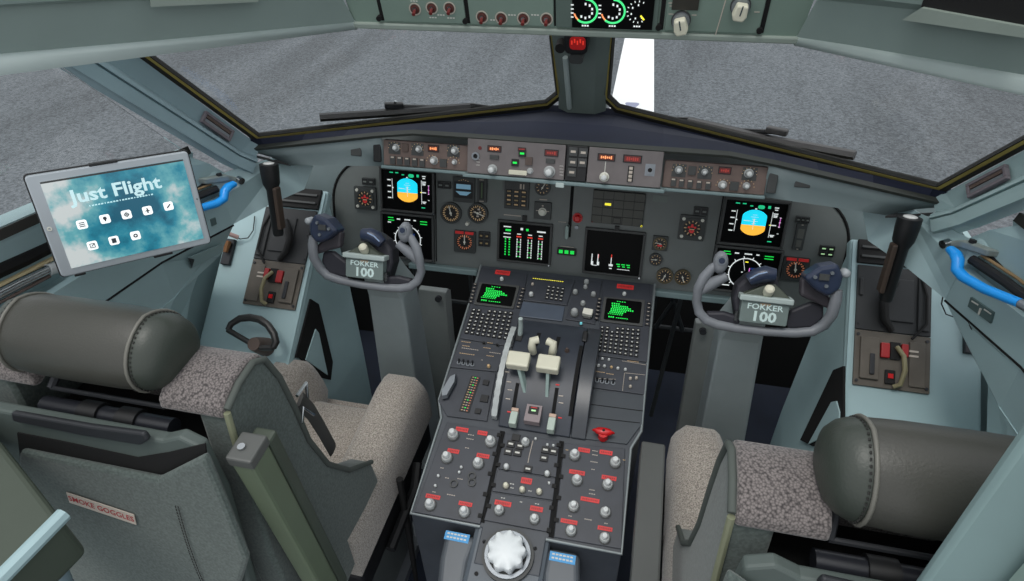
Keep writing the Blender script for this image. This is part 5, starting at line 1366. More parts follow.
# ================================================================== SIDE CONSOLE EQUIPMENT
def conbox(b, s, u0, u1, v0, v1, n0, n1):
    """u measured outboard from the cabin centre line"""
    a, c = (s * u0, s * u1); return b.box(CO, min(a, c), max(a, c), v0, v1, n0, n1)
for s, nm in ((-1, 'left'), (1, 'right')):
    t = thing('oxygen_mask_panel', 'dark and olive %s side console panel with red mask tabs and a coiled hose' % nm, 'console panel', CO.p(s * 0.725, -0.295, 0), 'side console mask panels')
    b = MB(); conbox(b, s, 0.652, 0.80, -0.295, -0.175, 0, 0.006); b.build('lower_plate', t, conp, smooth=None, bevel=0.0015)
    b = MB(); conbox(b, s, 0.652, 0.80, -0.174, -0.03, 0, 0.006); b.build('upper_plate', t, condk, smooth=None, bevel=0.0015)
    b = MB(); conbox(b, s, 0.662, 0.700, -0.280, -0.19, 0.006, 0.013); b.build('latch_cover', t, conp, smooth=None, bevel=0.002)
    b = MB(); conbox(b, s, 0.758, 0.790, -0.285, -0.19, 0.006, 0.010); b.build('latch_cover', t, conp, smooth=None, bevel=0.002)
    b = MB(); conbox(b, s, 0.700, 0.765, -0.150, -0.055, 0.006, 0.011); conbox(b, s, 0.772, 0.795, -0.165, -0.04, 0.006, 0.012); conbox(b, s, 0.656, 0.664, -0.10, -0.06, 0.006, 0.011); b.build('stowage_lid', t, condk, smooth=None, bevel=0.003)
    reds = ((0.710, -0.215, 0.017, 0.032), (0.748, -0.211, 0.013, 0.028))
    for u, v, w, h in reds:
        b = MB(); conbox(b, s, u - w / 2, u + w / 2, v - h / 2, v + h / 2, 0.006, 0.016); b.build('red_tab', t, mat('tab_red', (158, 26, 30), 0.45), smooth=None, bevel=0.002, label='red release tab')
    b = MB(); conbox(b, s, 0.721, 0.740, -0.232, -0.195, 0.006, 0.011); b.build('mask_opening', t, blk2, smooth=None)
    b = MB(); conbox(b, s, 0.712, 0.732, -0.285, -0.255, 0.006, 0.012); b.build('lower_socket', t, blk2, smooth=None, bevel=0.002)
    b = MB(); conbox(b, s, 0.717, 0.727, -0.273, -0.263, 0.012, 0.014); b.build('red_mark', t, redk, smooth=None)
    b = MB(); conbox(b, s, 0.680, 0.690, -0.270, -0.225, 0.013, 0.017); b.build('toggle_cover', t, dark, smooth=None, bevel=0.002)
    b = MB(); conbox(b, s, 0.757, 0.775, -0.212, -0.208, 0.010, 0.011); conbox(b, s, 0.757, 0.775, -0.222, -0.218, 0.010, 0.011); b.build('printed_marks', t, labelw, smooth=None)
    b = MB(); b.tube([CO.p(s * u, v, n) for u, v, n in ((0.733, -0.205, 0.012), (0.742, -0.225, 0.024), (0.744, -0.255, 0.026), (0.738, -0.285, 0.020), (0.728, -0.290, 0.013))], 0.005, 10); b.build('hose', t, mat('hose_olive', (128, 122, 92), 0.6))
    b = MB(); b.tube([CO.p(s * u, v, n) for u, v, n in ((0.728, -0.065, 0.012), (0.714, -0.085, 0.022), (0.700, -0.115, 0.022), (0.704, -0.150, 0.020), (0.722, -0.172, 0.012))], [0.006, 0.008, 0.009, 0.009, 0.006], 10); b.build('coiled_hose', t, blk2)
    b = MB(); b.tube([CO.p(s * u, v, n) for u, v, n in ((0.775, -0.04, 0.012), (0.786, -0.09, 0.018), (0.786, -0.15, 0.018), (0.76, -0.185, 0.014))], 0.003, 8); b.build('cable', t, blk2)
    for u, v in ((0.658, -0.185), (0.793, -0.185), (0.658, -0.285), (0.793, -0.285), (0.658, -0.160)):
        b = MB(); b.cyl(CO, s * u, v, 0.0035, 0.006, 0.0085, 10); b.build('fixing_screw', t, dark)
    # dark slotted outlet at the front of the console
    t = thing('slotted_outlet', 'black double-slotted outlet at the front of the %s console' % nm, 'air vent', CO.p(s * 0.70, 0.0, 0), 'front console outlets')
    b = MB(); conbox(b, s, 0.650, 0.765, -0.026, 0.028, 0, 0.010); b.build('case', t, blk2, smooth=None, bevel=0.002)
    for v in (-0.013, 0.008): b = MB(); conbox(b, s, 0.656, 0.755, v - 0.001, v + 0.004, 0.010, 0.016); b.build('slat', t, dkgrey, smooth=None)
    # flashlight in its clip on the sill front
    o = Vector((s * 0.662, -0.236, 1.062)); d = Vector((s * -0.004, -0.035, -0.16)).normalized()
    t = thing('flashlight', 'black and brown flashlight standing in its clip at the front of the %s sill' % nm, 'flashlight', o + d * 0.17)
    ax = Frame(o, d.cross(Vector((0, 1, 0))) if abs(d.cross(Vector((0, 1, 0))).length) > 0.1 else X, Vector((0, 1, 0)))
    U_ = Vector((1, 0, 0)); V_ = (-d).cross(U_).normalized(); ax = Frame(o, U_, V_)
    b = MB(); b.lathe(ax, 0, 0, [(0.011, -0.17), (0.0125, -0.165), (0.013, -0.06), (0.019, -0.045), (0.021, -0.02), (0.021, 0.0), (0.018, 0.001)], 20); b.build('barrel', t, black, smooth=40)
    b = MB(); b.lathe(ax, 0, 0, [(0.0125, -0.001), (0.0125, 0.002), (0.008, 0.004)], 16); b.build('lens', t, mat('flash_lens', (214, 216, 214), 0.2))
    b = MB(); b.box(ax, -s * 0.017 - 0.005, -s * 0.017 + 0.005, -0.020, 0.002, -0.15, -0.05); b.build('clip', t, mat('clip_dark_brown', (66, 54, 46), 0.55), smooth=None, bevel=0.003)
    # sliding window latch: blue crank handle, grey bracket and springs
    t = thing('window_latch', 'sliding side window latch with bright blue crank handle on the %s sill' % nm, 'latch', (s * 0.735, -0.32, 1.0), 'side window latches')
    H = [(0.722, -0.294, 1.036), (0.724, -0.312, 1.038), (0.725, -0.326, 1.034), (0.725, -0.337, 1.021), (0.730, -0.358, 1.020), (0.745, -0.40, 1.028), (0.772, -0.452, 1.042)]
    b = MB(); b.tube([(s * x, y, z) for x, y, z in H], [0.009, 0.0105, 0.0105, 0.0105, 0.0105, 0.0100, 0.0095], 10, flat=0.8); b.build('crank_handle', t, bluem, label='bright blue crank handle', smooth=60)
    b = MB(); b.tube([(s * x, y, z) for x, y, z in ((0.772, -0.452, 1.042), (0.783, -0.475, 1.044), (0.80, -0.51, 1.046))], 0.008, 10); b.build('handle_end', t, steel)
    b = MB(); b.loft([[Vector((s * x, y, z)) for x, y, z in r_] for r_ in ([(0.722, -0.266, 1.024), (0.722, -0.266, 1.036), (0.735, -0.266, 1.038), (0.745, -0.266, 1.024)], [(0.733, -0.292, 1.040), (0.733, -0.292, 1.056), (0.748, -0.292, 1.058), (0.758, -0.292, 1.040)], [(0.758, -0.335, 1.052), (0.758, -0.335, 1.066), (0.774, -0.335, 1.066), (0.784, -0.335, 1.052)])]); b.build('bracket', t, mat('latch_bracket', (150, 160, 156), 0.4, 0.3), smooth=None, bevel=0.003)
    b = MB(); G = Frame((s * 0.722, -0.264, 1.048), (0, 1, 0), (0, 0, 1)); b.tube([(s * 0.714, -0.276, 1.034), (s * 0.726, -0.270, 1.036)], 0.008, 12); b.build('pivot', t, silver)
    b = MB(); b.tube([(s * 0.745, -0.303, 1.058), (s * 0.746, -0.302, 1.064)], 0.006, 10); b.build('pivot_bolt', t, black)
    for dx, dz, r_, m_, nm2 in ((0.004, 0.0, 0.0085, black, 'spring_strut'), (0.030, 0.010, 0.0085, black, 'spring_strut'), (0.016, 0.010, 0.0028, mat('spring_tan', (146, 122, 88), 0.5), 'tension_wire'), (0.042, 0.016, 0.0028, mat('spring_tan', (146, 122, 88), 0.5), 'tension_wire')):
        b = MB(); b.tube([(s * (0.745 + dx), -0.318, 1.034 + dz), (s * (0.775 + dx), -0.385, 1.036 + dz), (s * (0.822 + dx * 0.6), -0.51, 1.036 + dz)], r_, 8); b.build(nm2, t, m_)
    # little cable and jack on the wall under the sill
    t = thing('jack_cable', 'thin black cable with a small brass plug under the %s sill' % nm, 'cable', CO.p(s * 0.83, -0.22, 0.0), 'sill cables')
    b = MB(); b.tube([CO.p(s * u, v, n) for u, v, n in ((0.825, -0.06, 0.006), (0.818, -0.10, 0.008), (0.826, -0.122, 0.01), (0.846, -0.128, 0.012), (0.862, -0.122, 0.03))], 0.0015, 6); b.build('wire', t, blk2)
    b = MB(); b.tube([CO.p(s * u, v, n) for u, v, n in ((0.848, -0.126, 0.018), (0.868, -0.122, 0.03))], 0.006, 10); b.build('plug', t, mat('plug_pinkish', (160, 132, 128), 0.4))
    b = MB(); b.tube([CO.p(s * 0.872, v, 0.022) for v in (-0.14, -0.17)], [0.009, 0.006], 8); b.build('brass_socket', t, mat('brass_brown', (132, 92, 60), 0.4, 0.4))
    b = MB(); b.box(CO, *( (0.862, 0.888) if s > 0 else (-0.888, -0.862)), -0.20, -0.13, 0, 0.012); b.build('socket_plate', t, dark, smooth=None, bevel=0.002)

# placard plate and pocket on the inboard faces of the sills
t = thing('sill_placard', 'small dark two-part placard on the right side sill below the blue handle', 'placard', (0.79, -0.42, 0.97))
FB = Frame((0.742, -0.315, 0.942), Vector((0.063, -0.168, 0.004)), Vector((0.0, 0.0, 1)))
if FB.N.dot(CC - FB.O) < 0: FB = Frame(FB.O, -FB.U, FB.V)
b = MB(); b.ppoly(FB, [(970.5, 297), (993, 312.5), (990, 323.5), (967.5, 306.5)], 0.001, 0.0055); b.build('plate', t, mat('placard_green_grey', (84, 104, 104), 0.5), smooth=None)
b = MB(); b.ppoly(FB, [(979.5, 308), (981.5, 309), (979, 315), (977.5, 314)], 0.0055, 0.0065); b.ppoly(FB, [(971.5, 300.5), (978, 304.5), (977.6, 305.6), (971.2, 301.6)], 0.0055, 0.0065); b.ppoly(FB, [(984, 308.8), (991, 313.6), (990.6, 314.6), (983.6, 309.8)], 0.0055, 0.0065); b.build('placard_print', t, textw, smooth=None)
t = thing('sill_placard', 'tiny dark square placard on the left sill near the tablet corner', 'placard', (-0.77, -0.38, 0.97))
FL = Frame((-0.742, -0.315, 0.942), Vector((-0.063, -0.168, 0.004)), Vector((0.0, 0.0, 1)))
if FL.N.dot(CC - FL.O) < 0: FL = Frame(FL.O, -FL.U, FL.V)
b = MB(); b.ppoly(FL, [(210.5, 219.5), (215.5, 217.5), (217, 224), (212, 226.5)], 0.001, 0.004); b.build('plate', t, mat('placard_green_grey', (84, 104, 104), 0.5), smooth=None)
for s, pts in ((1, [(968, 322.5), (1005, 357), (1004, 368), (975, 342)]), (-1, [(188, 258), (222, 244), (223, 252), (192, 268)])):
    A_ = Vector((s * 0.742, -0.315, 0.940)); B_ = Vector((s * 0.805, -0.483, 0.940)); C_ = Vector((s * 0.787, -0.315, 0.846))
    G = Frame(A_, B_ - A_, C_ - A_)
    if G.N.dot(CC - A_) < 0: G = Frame(A_, A_ - B_, C_ - A_)
    b = MB(); b.ppoly(G, pts, 0.002, 0.004); b.build('sill_pocket', None, blue2, kind='structure', smooth=None)
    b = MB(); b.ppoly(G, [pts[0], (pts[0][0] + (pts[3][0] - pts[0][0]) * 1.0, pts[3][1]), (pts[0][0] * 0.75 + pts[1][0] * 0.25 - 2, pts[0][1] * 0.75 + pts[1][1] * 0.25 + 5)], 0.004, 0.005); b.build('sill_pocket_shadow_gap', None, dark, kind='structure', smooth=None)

# nose wheel steering tiller on the left console
t = thing('steering_tiller', 'black half-wheel steering tiller on the left side console', 'steering wheel', CO.p(-0.72, -0.40, 0))
n0 = 0.05
P = [CO.p(*CO.uv(x, y, n0), n0) for x, y in ((228, 330), (231, 324), (240, 318.5), (250, 317.5), (260, 319.5), (268, 325), (274, 334), (276, 342), (273, 348))]
b = MB(); b.tube(P, [0.007, 0.008, 0.009, 0.0095, 0.0095, 0.009, 0.009, 0.009, 0.008], 10); b.build('rim', t, mat('tiller_black', (44, 44, 44), 0.45))
P2 = [CO.p(*CO.uv(x, y, n0), n0) for x, y in ((228, 330), (240, 337), (252, 344), (262, 348), (273, 348))]
b = MB(); b.tube(P2, 0.007, 8); b.build('spoke', t, mat('tiller_black', (44, 44, 44), 0.45))
u, v = CO.uv(262, 346, 0.02); b = MB(); b.lathe(CO, u, v, [(0.024, 0.0), (0.022, 0.02), (0.018, 0.05), (0.016, 0.058)], 18); b.build('hub', t, brownm)

# window frame strips and rails behind the tablet on the left sill
t = thing('window_rail', 'polished tube and tan strip of the left sliding window rail', 'rail', (-0.87, -0.80, 1.0))
b = MB(); b.tube([hx(-30, 309, -0.872), hx(20, 283, -0.862), hx(50, 269, -0.857)], 0.009, 12); b.build('polished_tube', t, silver)
b = MB(); b.tube([hx(48, 270, -0.857), hx(60, 266.5, -0.855)], 0.011, 12); b.build('end_fitting', t, knobc)
b = MB(); b.tube([hx(-30, 300, -0.884), hx(20, 275, -0.876), hx(56, 257, -0.870)], 0.007, 6, flat=0.5); b.build('tan_strip', t, tanm)
b = MB(); b.tube([hx(-30, 283, -0.900), hx(20, 260, -0.890), hx(54, 243, -0.884)], 0.015, 8); b.build('rubber_channel', t, blk2)
b = MB(); b.tube([hx(-30, 318, -0.866), hx(20, 292, -0.856), hx(50, 276, -0.852)], 0.003, 6); b.build('lower_bead', t, brownm)

# ================================================================== TABLET
TP = [Vector(p) for p in ((-0.741, -0.717, 1.2615), (-0.5935, -0.5415, 1.236), (-0.5745, -0.564, 1.0715), (-0.7215, -0.7395, 1.0965))]
c = sum(TP, Vector()) / 4
TU = ((TP[1] - TP[0]) + (TP[2] - TP[3])).normalized(); TV = ((TP[0] - TP[3]) + (TP[1] - TP[2])).normalized()
W, H = 0.2300, 0.1665
c = c + TV * -0.003 - TU * 0.002
TF = Frame(c, TU, TV)
if TF.N.dot(CC - c) < 0: print('tablet normal flipped')
t = thing('tablet', 'silver-edged tablet showing a cloudy teal start screen beside the left window', 'tablet', TF.p(0, -H / 2, -0.01))
b = MB(); b.rrect(TF, 0, 0, W, H, 0.006, -0.009, 0.0); b.build('body', t, mat('tablet_grey', (176, 184, 190), 0.35, 0.2, var=0.02), smooth=None, bevel=0.002)
b = MB(); b.rrect(TF, 0, 0, W + 0.004, H + 0.004, 0.007, -0.012, -0.006); b.build('back_shell', t, black, smooth=None, bevel=0.001)
sm = bpy.data.materials.new('tablet_screen'); sm.use_nodes = True
nt = sm.node_tree; NN = nt.nodes; LL = nt.links; bs = NN['Principled BSDF']; bs.inputs['Roughness'].default_value = 0.25; bs.inputs['Base Color'].default_value = (0.01, 0.01, 0.01, 1)
tc = NN.new('ShaderNodeTexCoord'); no = NN.new('ShaderNodeTexNoise'); no.inputs['Scale'].default_value = 17; no.inputs['Detail'].default_value = 7; no.inputs['Roughness'].default_value = 0.55
LL.new(tc.outputs['Object'], no.inputs['Vector'])
vd = NN.new('ShaderNodeVectorMath'); vd.operation = 'DOT_PRODUCT'; vd.operation = 'DISTANCE'; LL.new(tc.outputs['Object'], vd.inputs[0]); vd.inputs[1].default_value = tuple(TF.p(0.022, 0.004, 0) - TF.p(0, -H / 2, -0.01))
ad = NN.new('ShaderNodeMath'); ad.operation = 'ABSOLUTE'
ml = NN.new('ShaderNodeMath'); ml.operation = 'MULTIPLY'; ml.inputs[1].default_value = 2.9
of = NN.new('ShaderNodeMath'); of.operation = 'ADD'; of.inputs[1].default_value = 0.0
LL.new(vd.outputs['Value'], of.inputs[0]); LL.new(of.outputs[0], ad.inputs[0]); LL.new(ad.outputs[0], ml.inputs[0])
sb = NN.new('ShaderNodeMath'); sb.operation = 'ADD'; LL.new(no.outputs['Fac'], sb.inputs[0]); LL.new(ml.outputs[0], sb.inputs[1])
rp = NN.new('ShaderNodeValToRGB'); e = rp.color_ramp.elements
e[0].position = 0.52; e[0].color = (*s2l((16, 96, 122)), 1); e[1].position = 0.88; e[1].color = (*s2l((214, 222, 222)), 1)
k1 = rp.color_ramp.elements.new(0.64); k1.color = (*s2l((42, 140, 164)), 1); k2 = rp.color_ramp.elements.new(0.76); k2.color = (*s2l((110, 182, 190)), 1)
LL.new(sb.outputs[0], rp.inputs['Fac']); LL.new(rp.outputs['Color'], bs.inputs['Emission Color']); bs.inputs['Emission Strength'].default_value = 0.82
SW, SH = 0.203, 0.143
b = MB(); b.mat(sm); b.cbox(TF, 0.003, 0.0, SW, SH, 0.0, 0.0008); b.mat(dkgrey); b.cbox(TF, 0.003, SH / 2 - 0.0015, SW, 0.003, 0.0008, 0.0011)
scrn = b.build('screen', t, smooth=None)
tw = mat('screen_text_white', (176, 206, 210), 0.5, var=0, emit=0.7)
b = MB(); b.text(TF, -0.003, 0.040, 0.0295, 'Just Flight', 0.0013, bold=0.025, sx=1.12); b.build('screen_title', scrn, tw, smooth=None)
b = MB()
for i in range(22):
    b.cbox(TF, -0.046 + i * 0.0043, 0.0225, 0.0031 if i % 5 else 0.0015, 0.0022, 0.0009, 0.0012)
b.build('screen_subtitle', scrn, mat('screen_text_pale', (168, 208, 214), 0.5, var=0, emit=0.7), smooth=None)
icd = mat('icon_dark', (70, 78, 86), 0.5, var=0)
icons = [(82, 224.5), (105, 219), (126.5, 214.5), (147.5, 210.5), (168.5, 206), (92.5, 245.5), (114, 240.5), (135.5, 235.5)]
for i, (x, y) in enumerate(icons):
    u, v = TF.uv(x, y, 0.001)
    b = MB(); b.mat(mat('icon_white', (232, 236, 236), 0.5, var=0, emit=0.8)); b.rrect(TF, u, v, 0.0145, 0.0145, 0.003, 0.0008, 0.0014)
    G = TF.off(u, v, 0.0014); b.mat(icd)
    if i == 0:
        for a in (-0.003, 0, 0.003): b.cbox(G, 0, a, 0.008, 0.0014, 0, 0.0004)
    elif i == 1: b.cyl(G, 0, 0.0015, 0.0028, 0, 0.0004, 12); b.poly(G, [(-0.002, 0), (0.002, 0), (0, -0.0045)], 0, 0.0004)
    elif i == 2: b.ring(G, 0, 0, 0.002, 0.0034, 0, 0.0004, seg=16); b.cbox(G, 0, 0, 0.009, 0.0008, 0, 0.0004); b.cbox(G, 0, 0, 0.0008, 0.009, 0, 0.0004)
    elif i == 3: b.poly(G, [(-0.0008, 0.0045), (0.0008, 0.0045), (0.0012, -0.004), (-0.0012, -0.004)], 0, 0.0004); b.poly(G, [(-0.0045, -0.0008), (0, 0.0018), (0.0045, -0.0008)], 0, 0.0004)
    elif i == 4: b.box(G.rot(rad(-45)), -0.001, 0.001, -0.004, 0.004, 0, 0.0004)
    elif i == 5: b.frame_ring(G, 0, 0, 0.0075, 0.0075, 0.001, 0, 0.0004); b.box(G.rot(rad(-45)), -0.0006, 0.0006, -0.002, 0.0045, 0, 0.0004)
    elif i == 6: b.cbox(G, 0, 0, 0.0065, 0.008, 0, 0.0004)
    else: b.ring(G, 0, 0.0, 0.0015, 0.0035, 0, 0.0004, seg=8)
    b.build('app_icon', scrn, smooth=None)
b = MB(); u, v = TF.uv(49.5, 229, 0); b.mat(white); b.ring(TF, u, v, 0.0018, 0.0034, 0, 0.0012, seg=16); b.build('home_button', t)
b = MB(); u, v = TF.uv(197, 199, 0); b.cyl(TF, u, v, 0.0012, 0, 0.0006, 10); b.build('camera_dot', t, black)
for a_ in ((-0.01, H / 2 + 0.0015, 0.04, 0.004), (0.035, -H / 2 - 0.0015, 0.03, 0.004), (-0.09, -H / 2 - 0.0015, 0.016, 0.004)): b = MB(); b.cbox(TF, *a_, -0.012, 0.001); b.build('mount_clip', t, black, smooth=None, bevel=0.001)
b = MB(); b.tube([TF.p(0.0, -0.02, -0.012), TF.p(-0.02, -0.05, -0.06), Vector((-0.835, -0.62, 1.02))], 0.008, 10); b.build('mount_arm', t, dark)

# ================================================================== SEATS
def seat(s, dy):
    nm = 'right' if s > 0 else 'left'
    D = Vector((0, dy, 0))
    def P(x, y, z): return Vector((s * x, y + dy, z))
    t = thing('pilot_seat', ('left pilot seat with grey-green headrest, sheepskin cushion and armrest folded up' if s < 0 else 'right pilot seat with grey-green headrest, sheepskin cushion and armrest lowered'), 'seat', (s * 0.50, -0.65 + dy, 0.0), 'pilot seats')
    # headrest: padded roll with separate end caps and piping
    cy, cz = -0.893, 1.128
    SG = 0.92
    if s > 0: cz += 0.008
    sec = [(SG * 0.060 * cos(a) * (1.0 if cos(a) > 0 else 1.05), SG * 0.056 * sin(a) + (0.010 * cos(a) if cos(a) > 0 else -0.006 * cos(a)) * -1) for a in [2 * pi * i / 28 for i in range(28)]]
    def ring_at(x, k, dz=0.0): return [P(x, cy + q[0] * k, cz + dz + q[1] * k) for q in sec]
    b = MB(); b.loft([ring_at(x, k) for x, k in ((0.420, 0.97), (0.428, 1.0), (0.46, 1.03), (0.52, 1.04), (0.575, 1.03), (0.606, 1.0), (0.614, 0.97))]); h = b.build('headrest', t, leather, smooth=70)
    for e0, e1 in ((0.421, -1), (0.613, 1)):
        b = MB(); b.loft([ring_at(e0 + e1 * d, k) for d, k in ((0.0, 0.97), (0.010, 0.96), (0.021, 0.88), (0.030, 0.72), (0.036, 0.45), (0.038, 0.05))]); b.build('headrest_end', h, mat('headrest_end_leather', (54, 60, 54), 0.42, var=0.05, bump=0.15, bscale=350), smooth=70)
        rr = ring_at(e0 + 0.001 * e1, 1.0); b = MB(); b.tube(rr + rr[:2], 0.0026, 6, cap=False); b.build('piping', h, piping, smooth=70)
        rr = ring_at(e0 + 0.006 * e1, 0.985); b = MB()
        for i in range(28):
            for q_ in (0.2, 0.7):
                a = rr[i].lerp(rr[(i + 1) % 28], q_); a2 = rr[i].lerp(rr[(i + 1) % 28], q_ + 0.22)
                b.tube([a, a2], 0.0011, 4)
        b.build('stitching', h, thread)
    RP = mat('bolster_rear_piping', (128, 132, 108), 0.6)
    b = MB(); b.tube([P(0.305, -0.940, 1.078), P(0.305, -0.952, 0.98), P(0.305, -0.966, 0.80), P(0.305, -0.968, 0.60)][:2 if s < 0 else 4], 0.0045, 8); b.build('rear_piping', t, RP)
    # headrest rods and carrier tube
    b = MB(); b.tube([P(0.405, -0.935, 1.062), P(0.585, -0.935, 1.062)], 0.0035, 8); b.tube([P(0.405, -0.935, 1.062), P(0.41, -0.91, 1.085)], 0.006, 8); b.tube([P(0.585, -0.935, 1.062), P(0.58, -0.91, 1.085)], 0.006, 8); b.build('headrest_rod', t, dark)
    b = MB(); b.tube([P(0.395, -0.945, 1.035), P(0.60, -0.945, 1.035)], 0.013, 14); cr = b.build('carrier_tube', t, mat('carrier_blue_black', (36, 38, 44), 0.35))
    for x0, x1 in ((0.445, 0.475), (0.505, 0.535)):
        b = MB(); b.tube([P(x0, -0.945, 1.036), P(x1, -0.945, 1.036)], 0.0165, 14); b.build('clamp_collar', cr, black)
    # backrest core, cloth
    prof = [(-0.940, 0.960), (-0.900, 0.955), (-0.866, 0.958), (-0.845, 0.965), (-0.835, 0.98), (-0.818, 0.94), (-0.812, 0.87), (-0.79, 0.79), (-0.74, 0.70), (-0.72, 0.56), (-0.965, 0.50), (-0.968, 0.80)]
    b = MB(); b.loft([[P(x, y, z) for y, z in prof] for x in (0.345, 0.655)]); b.build('backrest', t, cloth, smooth=40, bevel=0.004)
    b = MB(); b.loft([[P(x, y, z) for x, y in ((0.36, -0.846), (0.64, -0.846), (0.64, -0.972), (0.36, -0.972))] for z in (0.962, 0.985)]); b.build('headrest_well', t, slotm, smooth=None)
    b = MB(); b.loft([[P(x, y, z) for x, z in ((0.36, 0.985), (0.64, 0.985), (0.64, 1.06), (0.36, 1.06))] for y in (-0.846, -0.852)]); b.build('well_back', t, slotm, smooth=None)
    # side bolsters with wings
    for e in (-1, 1):
        x0, x1 = (0.305, 0.352) if e < 0 else (0.648, 0.695)
        pr = [(-0.938, 1.082), (-0.905, 1.096), (-0.870, 1.100), (-0.848, 1.086), (-0.832, 1.037), (-0.822, 0.965), (-0.815, 0.88), (-0.788, 0.785), (-0.735, 0.70), (-0.66, 0.63), (-0.64, 0.50), (-0.97, 0.46), (-0.968, 0.80)]
        b = MB(); b.loft([[P(x, y, z) for y, z in pr] for x in (x0, x1)]); bo = b.build('side_bolster', t, cloth, smooth=40, bevel=0.006)
        xe = x0 if e < 0 else x1
        b = MB(); b.tube([P(xe + e * 0.000, y, z) for y, z in pr[0:10]], 0.0050, 8); b.build('bolster_piping', bo, mat('bolster_piping', (76, 82, 78), 0.8), smooth=60)
        # sheepskin draped over the front and top of each wing
        xa, xb = (0.309, 0.402) if e < 0 else (0.598, 0.691)
        pr2 = [(-0.945, 1.070), (-0.942, 1.086), (-0.928, 1.096), (-0.905, 1.106), (-0.875, 1.108), (-0.850, 1.098), (-0.828, 1.06), (-0.815, 0.97), (-0.806, 0.88), (-0.785, 0.80), (-0.75, 0.72), (-0.76, 0.70), (-0.80, 0.78), (-0.825, 0.88), (-0.835, 0.97), (-0.848, 1.05), (-0.866, 1.075), (-0.905, 1.078), (-0.935, 1.066)]
        b = MB(); b.loft([[P(x, y, z) for y, z in pr2] for x in (xa, xa + 0.02, (xa + xb) / 2, xb - 0.02, xb)]); b.build('wing_sheepskin', t, sheep, smooth=60, bevel=0.004)
    # front sheepskin of the backrest
    b = MB(); b.loft([[P(x, y + (0.02 if 0.42 < x < 0.58 else 0.0) * -1, z) for y, z in ((-0.845, 1.05), (-0.808, 0.97), (-0.795, 0.88), (-0.77, 0.76), (-0.74, 0.66), (-0.80, 0.66), (-0.83, 0.9))] for x in (0.40, 0.45, 0.55, 0.60)]); b.build('backrest_sheepskin', t, sheep, smooth=60)
    # rear shell with pocket
    B0 = P(0.5, -0.982, 1.062); SBF = Frame(B0, X, (0, 0.10, 1.0))
    xi = lambda a: s * (a - 0.5)
    def spoly(b, pts, n0, n1): return b.poly(SBF, [(xi(a), z) for a, z in pts], n0, n1)
    def pixp(b, pix, n0, n1):
        pts = [F0.uv(x, y, n1) for x, y in pix]
        return b.poly(SBF, [(-s * u_, v_) for u_, v_ in pts], n0, n1)
    F0 = Frame((-0.5, -0.982, 1.062), X, (0, 0.10, 1.0))
    b = MB(); spoly(b, [(0.372, 0.0), (0.345, 0.012), (0.318, 0.0), (0.308, -0.08), (0.318, -0.30), (0.35, -0.40), (0.64, -0.40), (0.685, -0.30), (0.69, -0.05), (0.675, 0.005), (0.64, 0.0)], -0.014, 0.004); b.build('rear_shell', t, mat('shell_grey', (80, 90, 87), 0.6, var=0.06), smooth=None, bevel=0.004)
    b = MB(); pixp(b, [(10, 413), (90, 427), (143, 434), (148, 441), (140, 446), (80, 436), (12, 422)], 0.004, 0.012); b.build('grab_rail', t, dark, smooth=None, bevel=0.003)
    b = MB(); pixp(b, [(17, 433), (58, 441), (137, 458), (168, 453)] + ([(205, 444), (207, 460)] if s < 0 else []) + [(170, 482), (150, 487), (20, 458)], 0.004, 0.006); b.build('pocket_opening', t, slotm, smooth=None)
    b = MB(); pixp(b, [(18, 452), (156, 480), (204, 456), (222, 498), (247, 560), (235, 600), (60, 600), (12, 520)], 0.006, 0.018); pk = b.build('rear_pocket', t, cloth, smooth=None, bevel=0.006)
    b = MB()
    for i in range(44):
        q0 = i / 44; a = 0.372 + 0.010 * sin(q0 * 3.0) ; z = -0.10 - 0.27 * q0
        b.tube([SBF.p(xi(a), z, 0.0205), SBF.p(xi(a), z - 0.0035, 0.0205)], 0.0008, 4); b.tube([SBF.p(xi(a) + 0.004, z, 0.0205), SBF.p(xi(a) + 0.004, z - 0.0035, 0.0205)], 0.0008, 4)
    b.build('pocket_seam', pk, thread)
    if s < 0:
        pa = SBF.uv(68, 497, 0.0212); pb = SBF.uv(134, 519, 0.0212)
        cx, cv = (pa[0] + pb[0]) / 2, (pa[1] + pb[1]) / 2; ang = math.atan2(pb[1] - pa[1], pb[0] - pa[0]); L_ = math.hypot(pb[0] - pa[0], pb[1] - pa[1])
        G = SBF.off(cx, cv, 0.0204).rot(ang)
        b = MB(); b.mat(labelw); b.cbox(G, 0, -0.002, L_ * 1.02, 0.022, -0.0004, 0.0006); b.mat(textred); b.text(G, 0, -0.002, 0.0150, 'SMOKE GOGGLES', 0.0010, bold=0.012, sx=0.84); b.build('pocket_label', pk, smooth=None)
    else:
        b = MB(); b.ppoly(facey(-0.9715), [(904, 513), (957, 521), (955.5, 527), (902, 519)], -0.010, 0.0); b.build('headrest_label', h, labelw, smooth=None)
    # cushion
    def zc(x):
        d = abs(x - 0.5)
        return 0.508 if d < 0.075 else (0.508 + 0.100 * sin(0.5 * pi * min(1, (d - 0.075) / 0.045)))
    xs_ = [0.298, 0.305, 0.325, 0.36, 0.382, 0.395, 0.405, 0.415, 0.424, 0.44, 0.50, 0.56, 0.576, 0.585, 0.595, 0.605, 0.618, 0.64, 0.675, 0.695, 0.702]
    rings = []
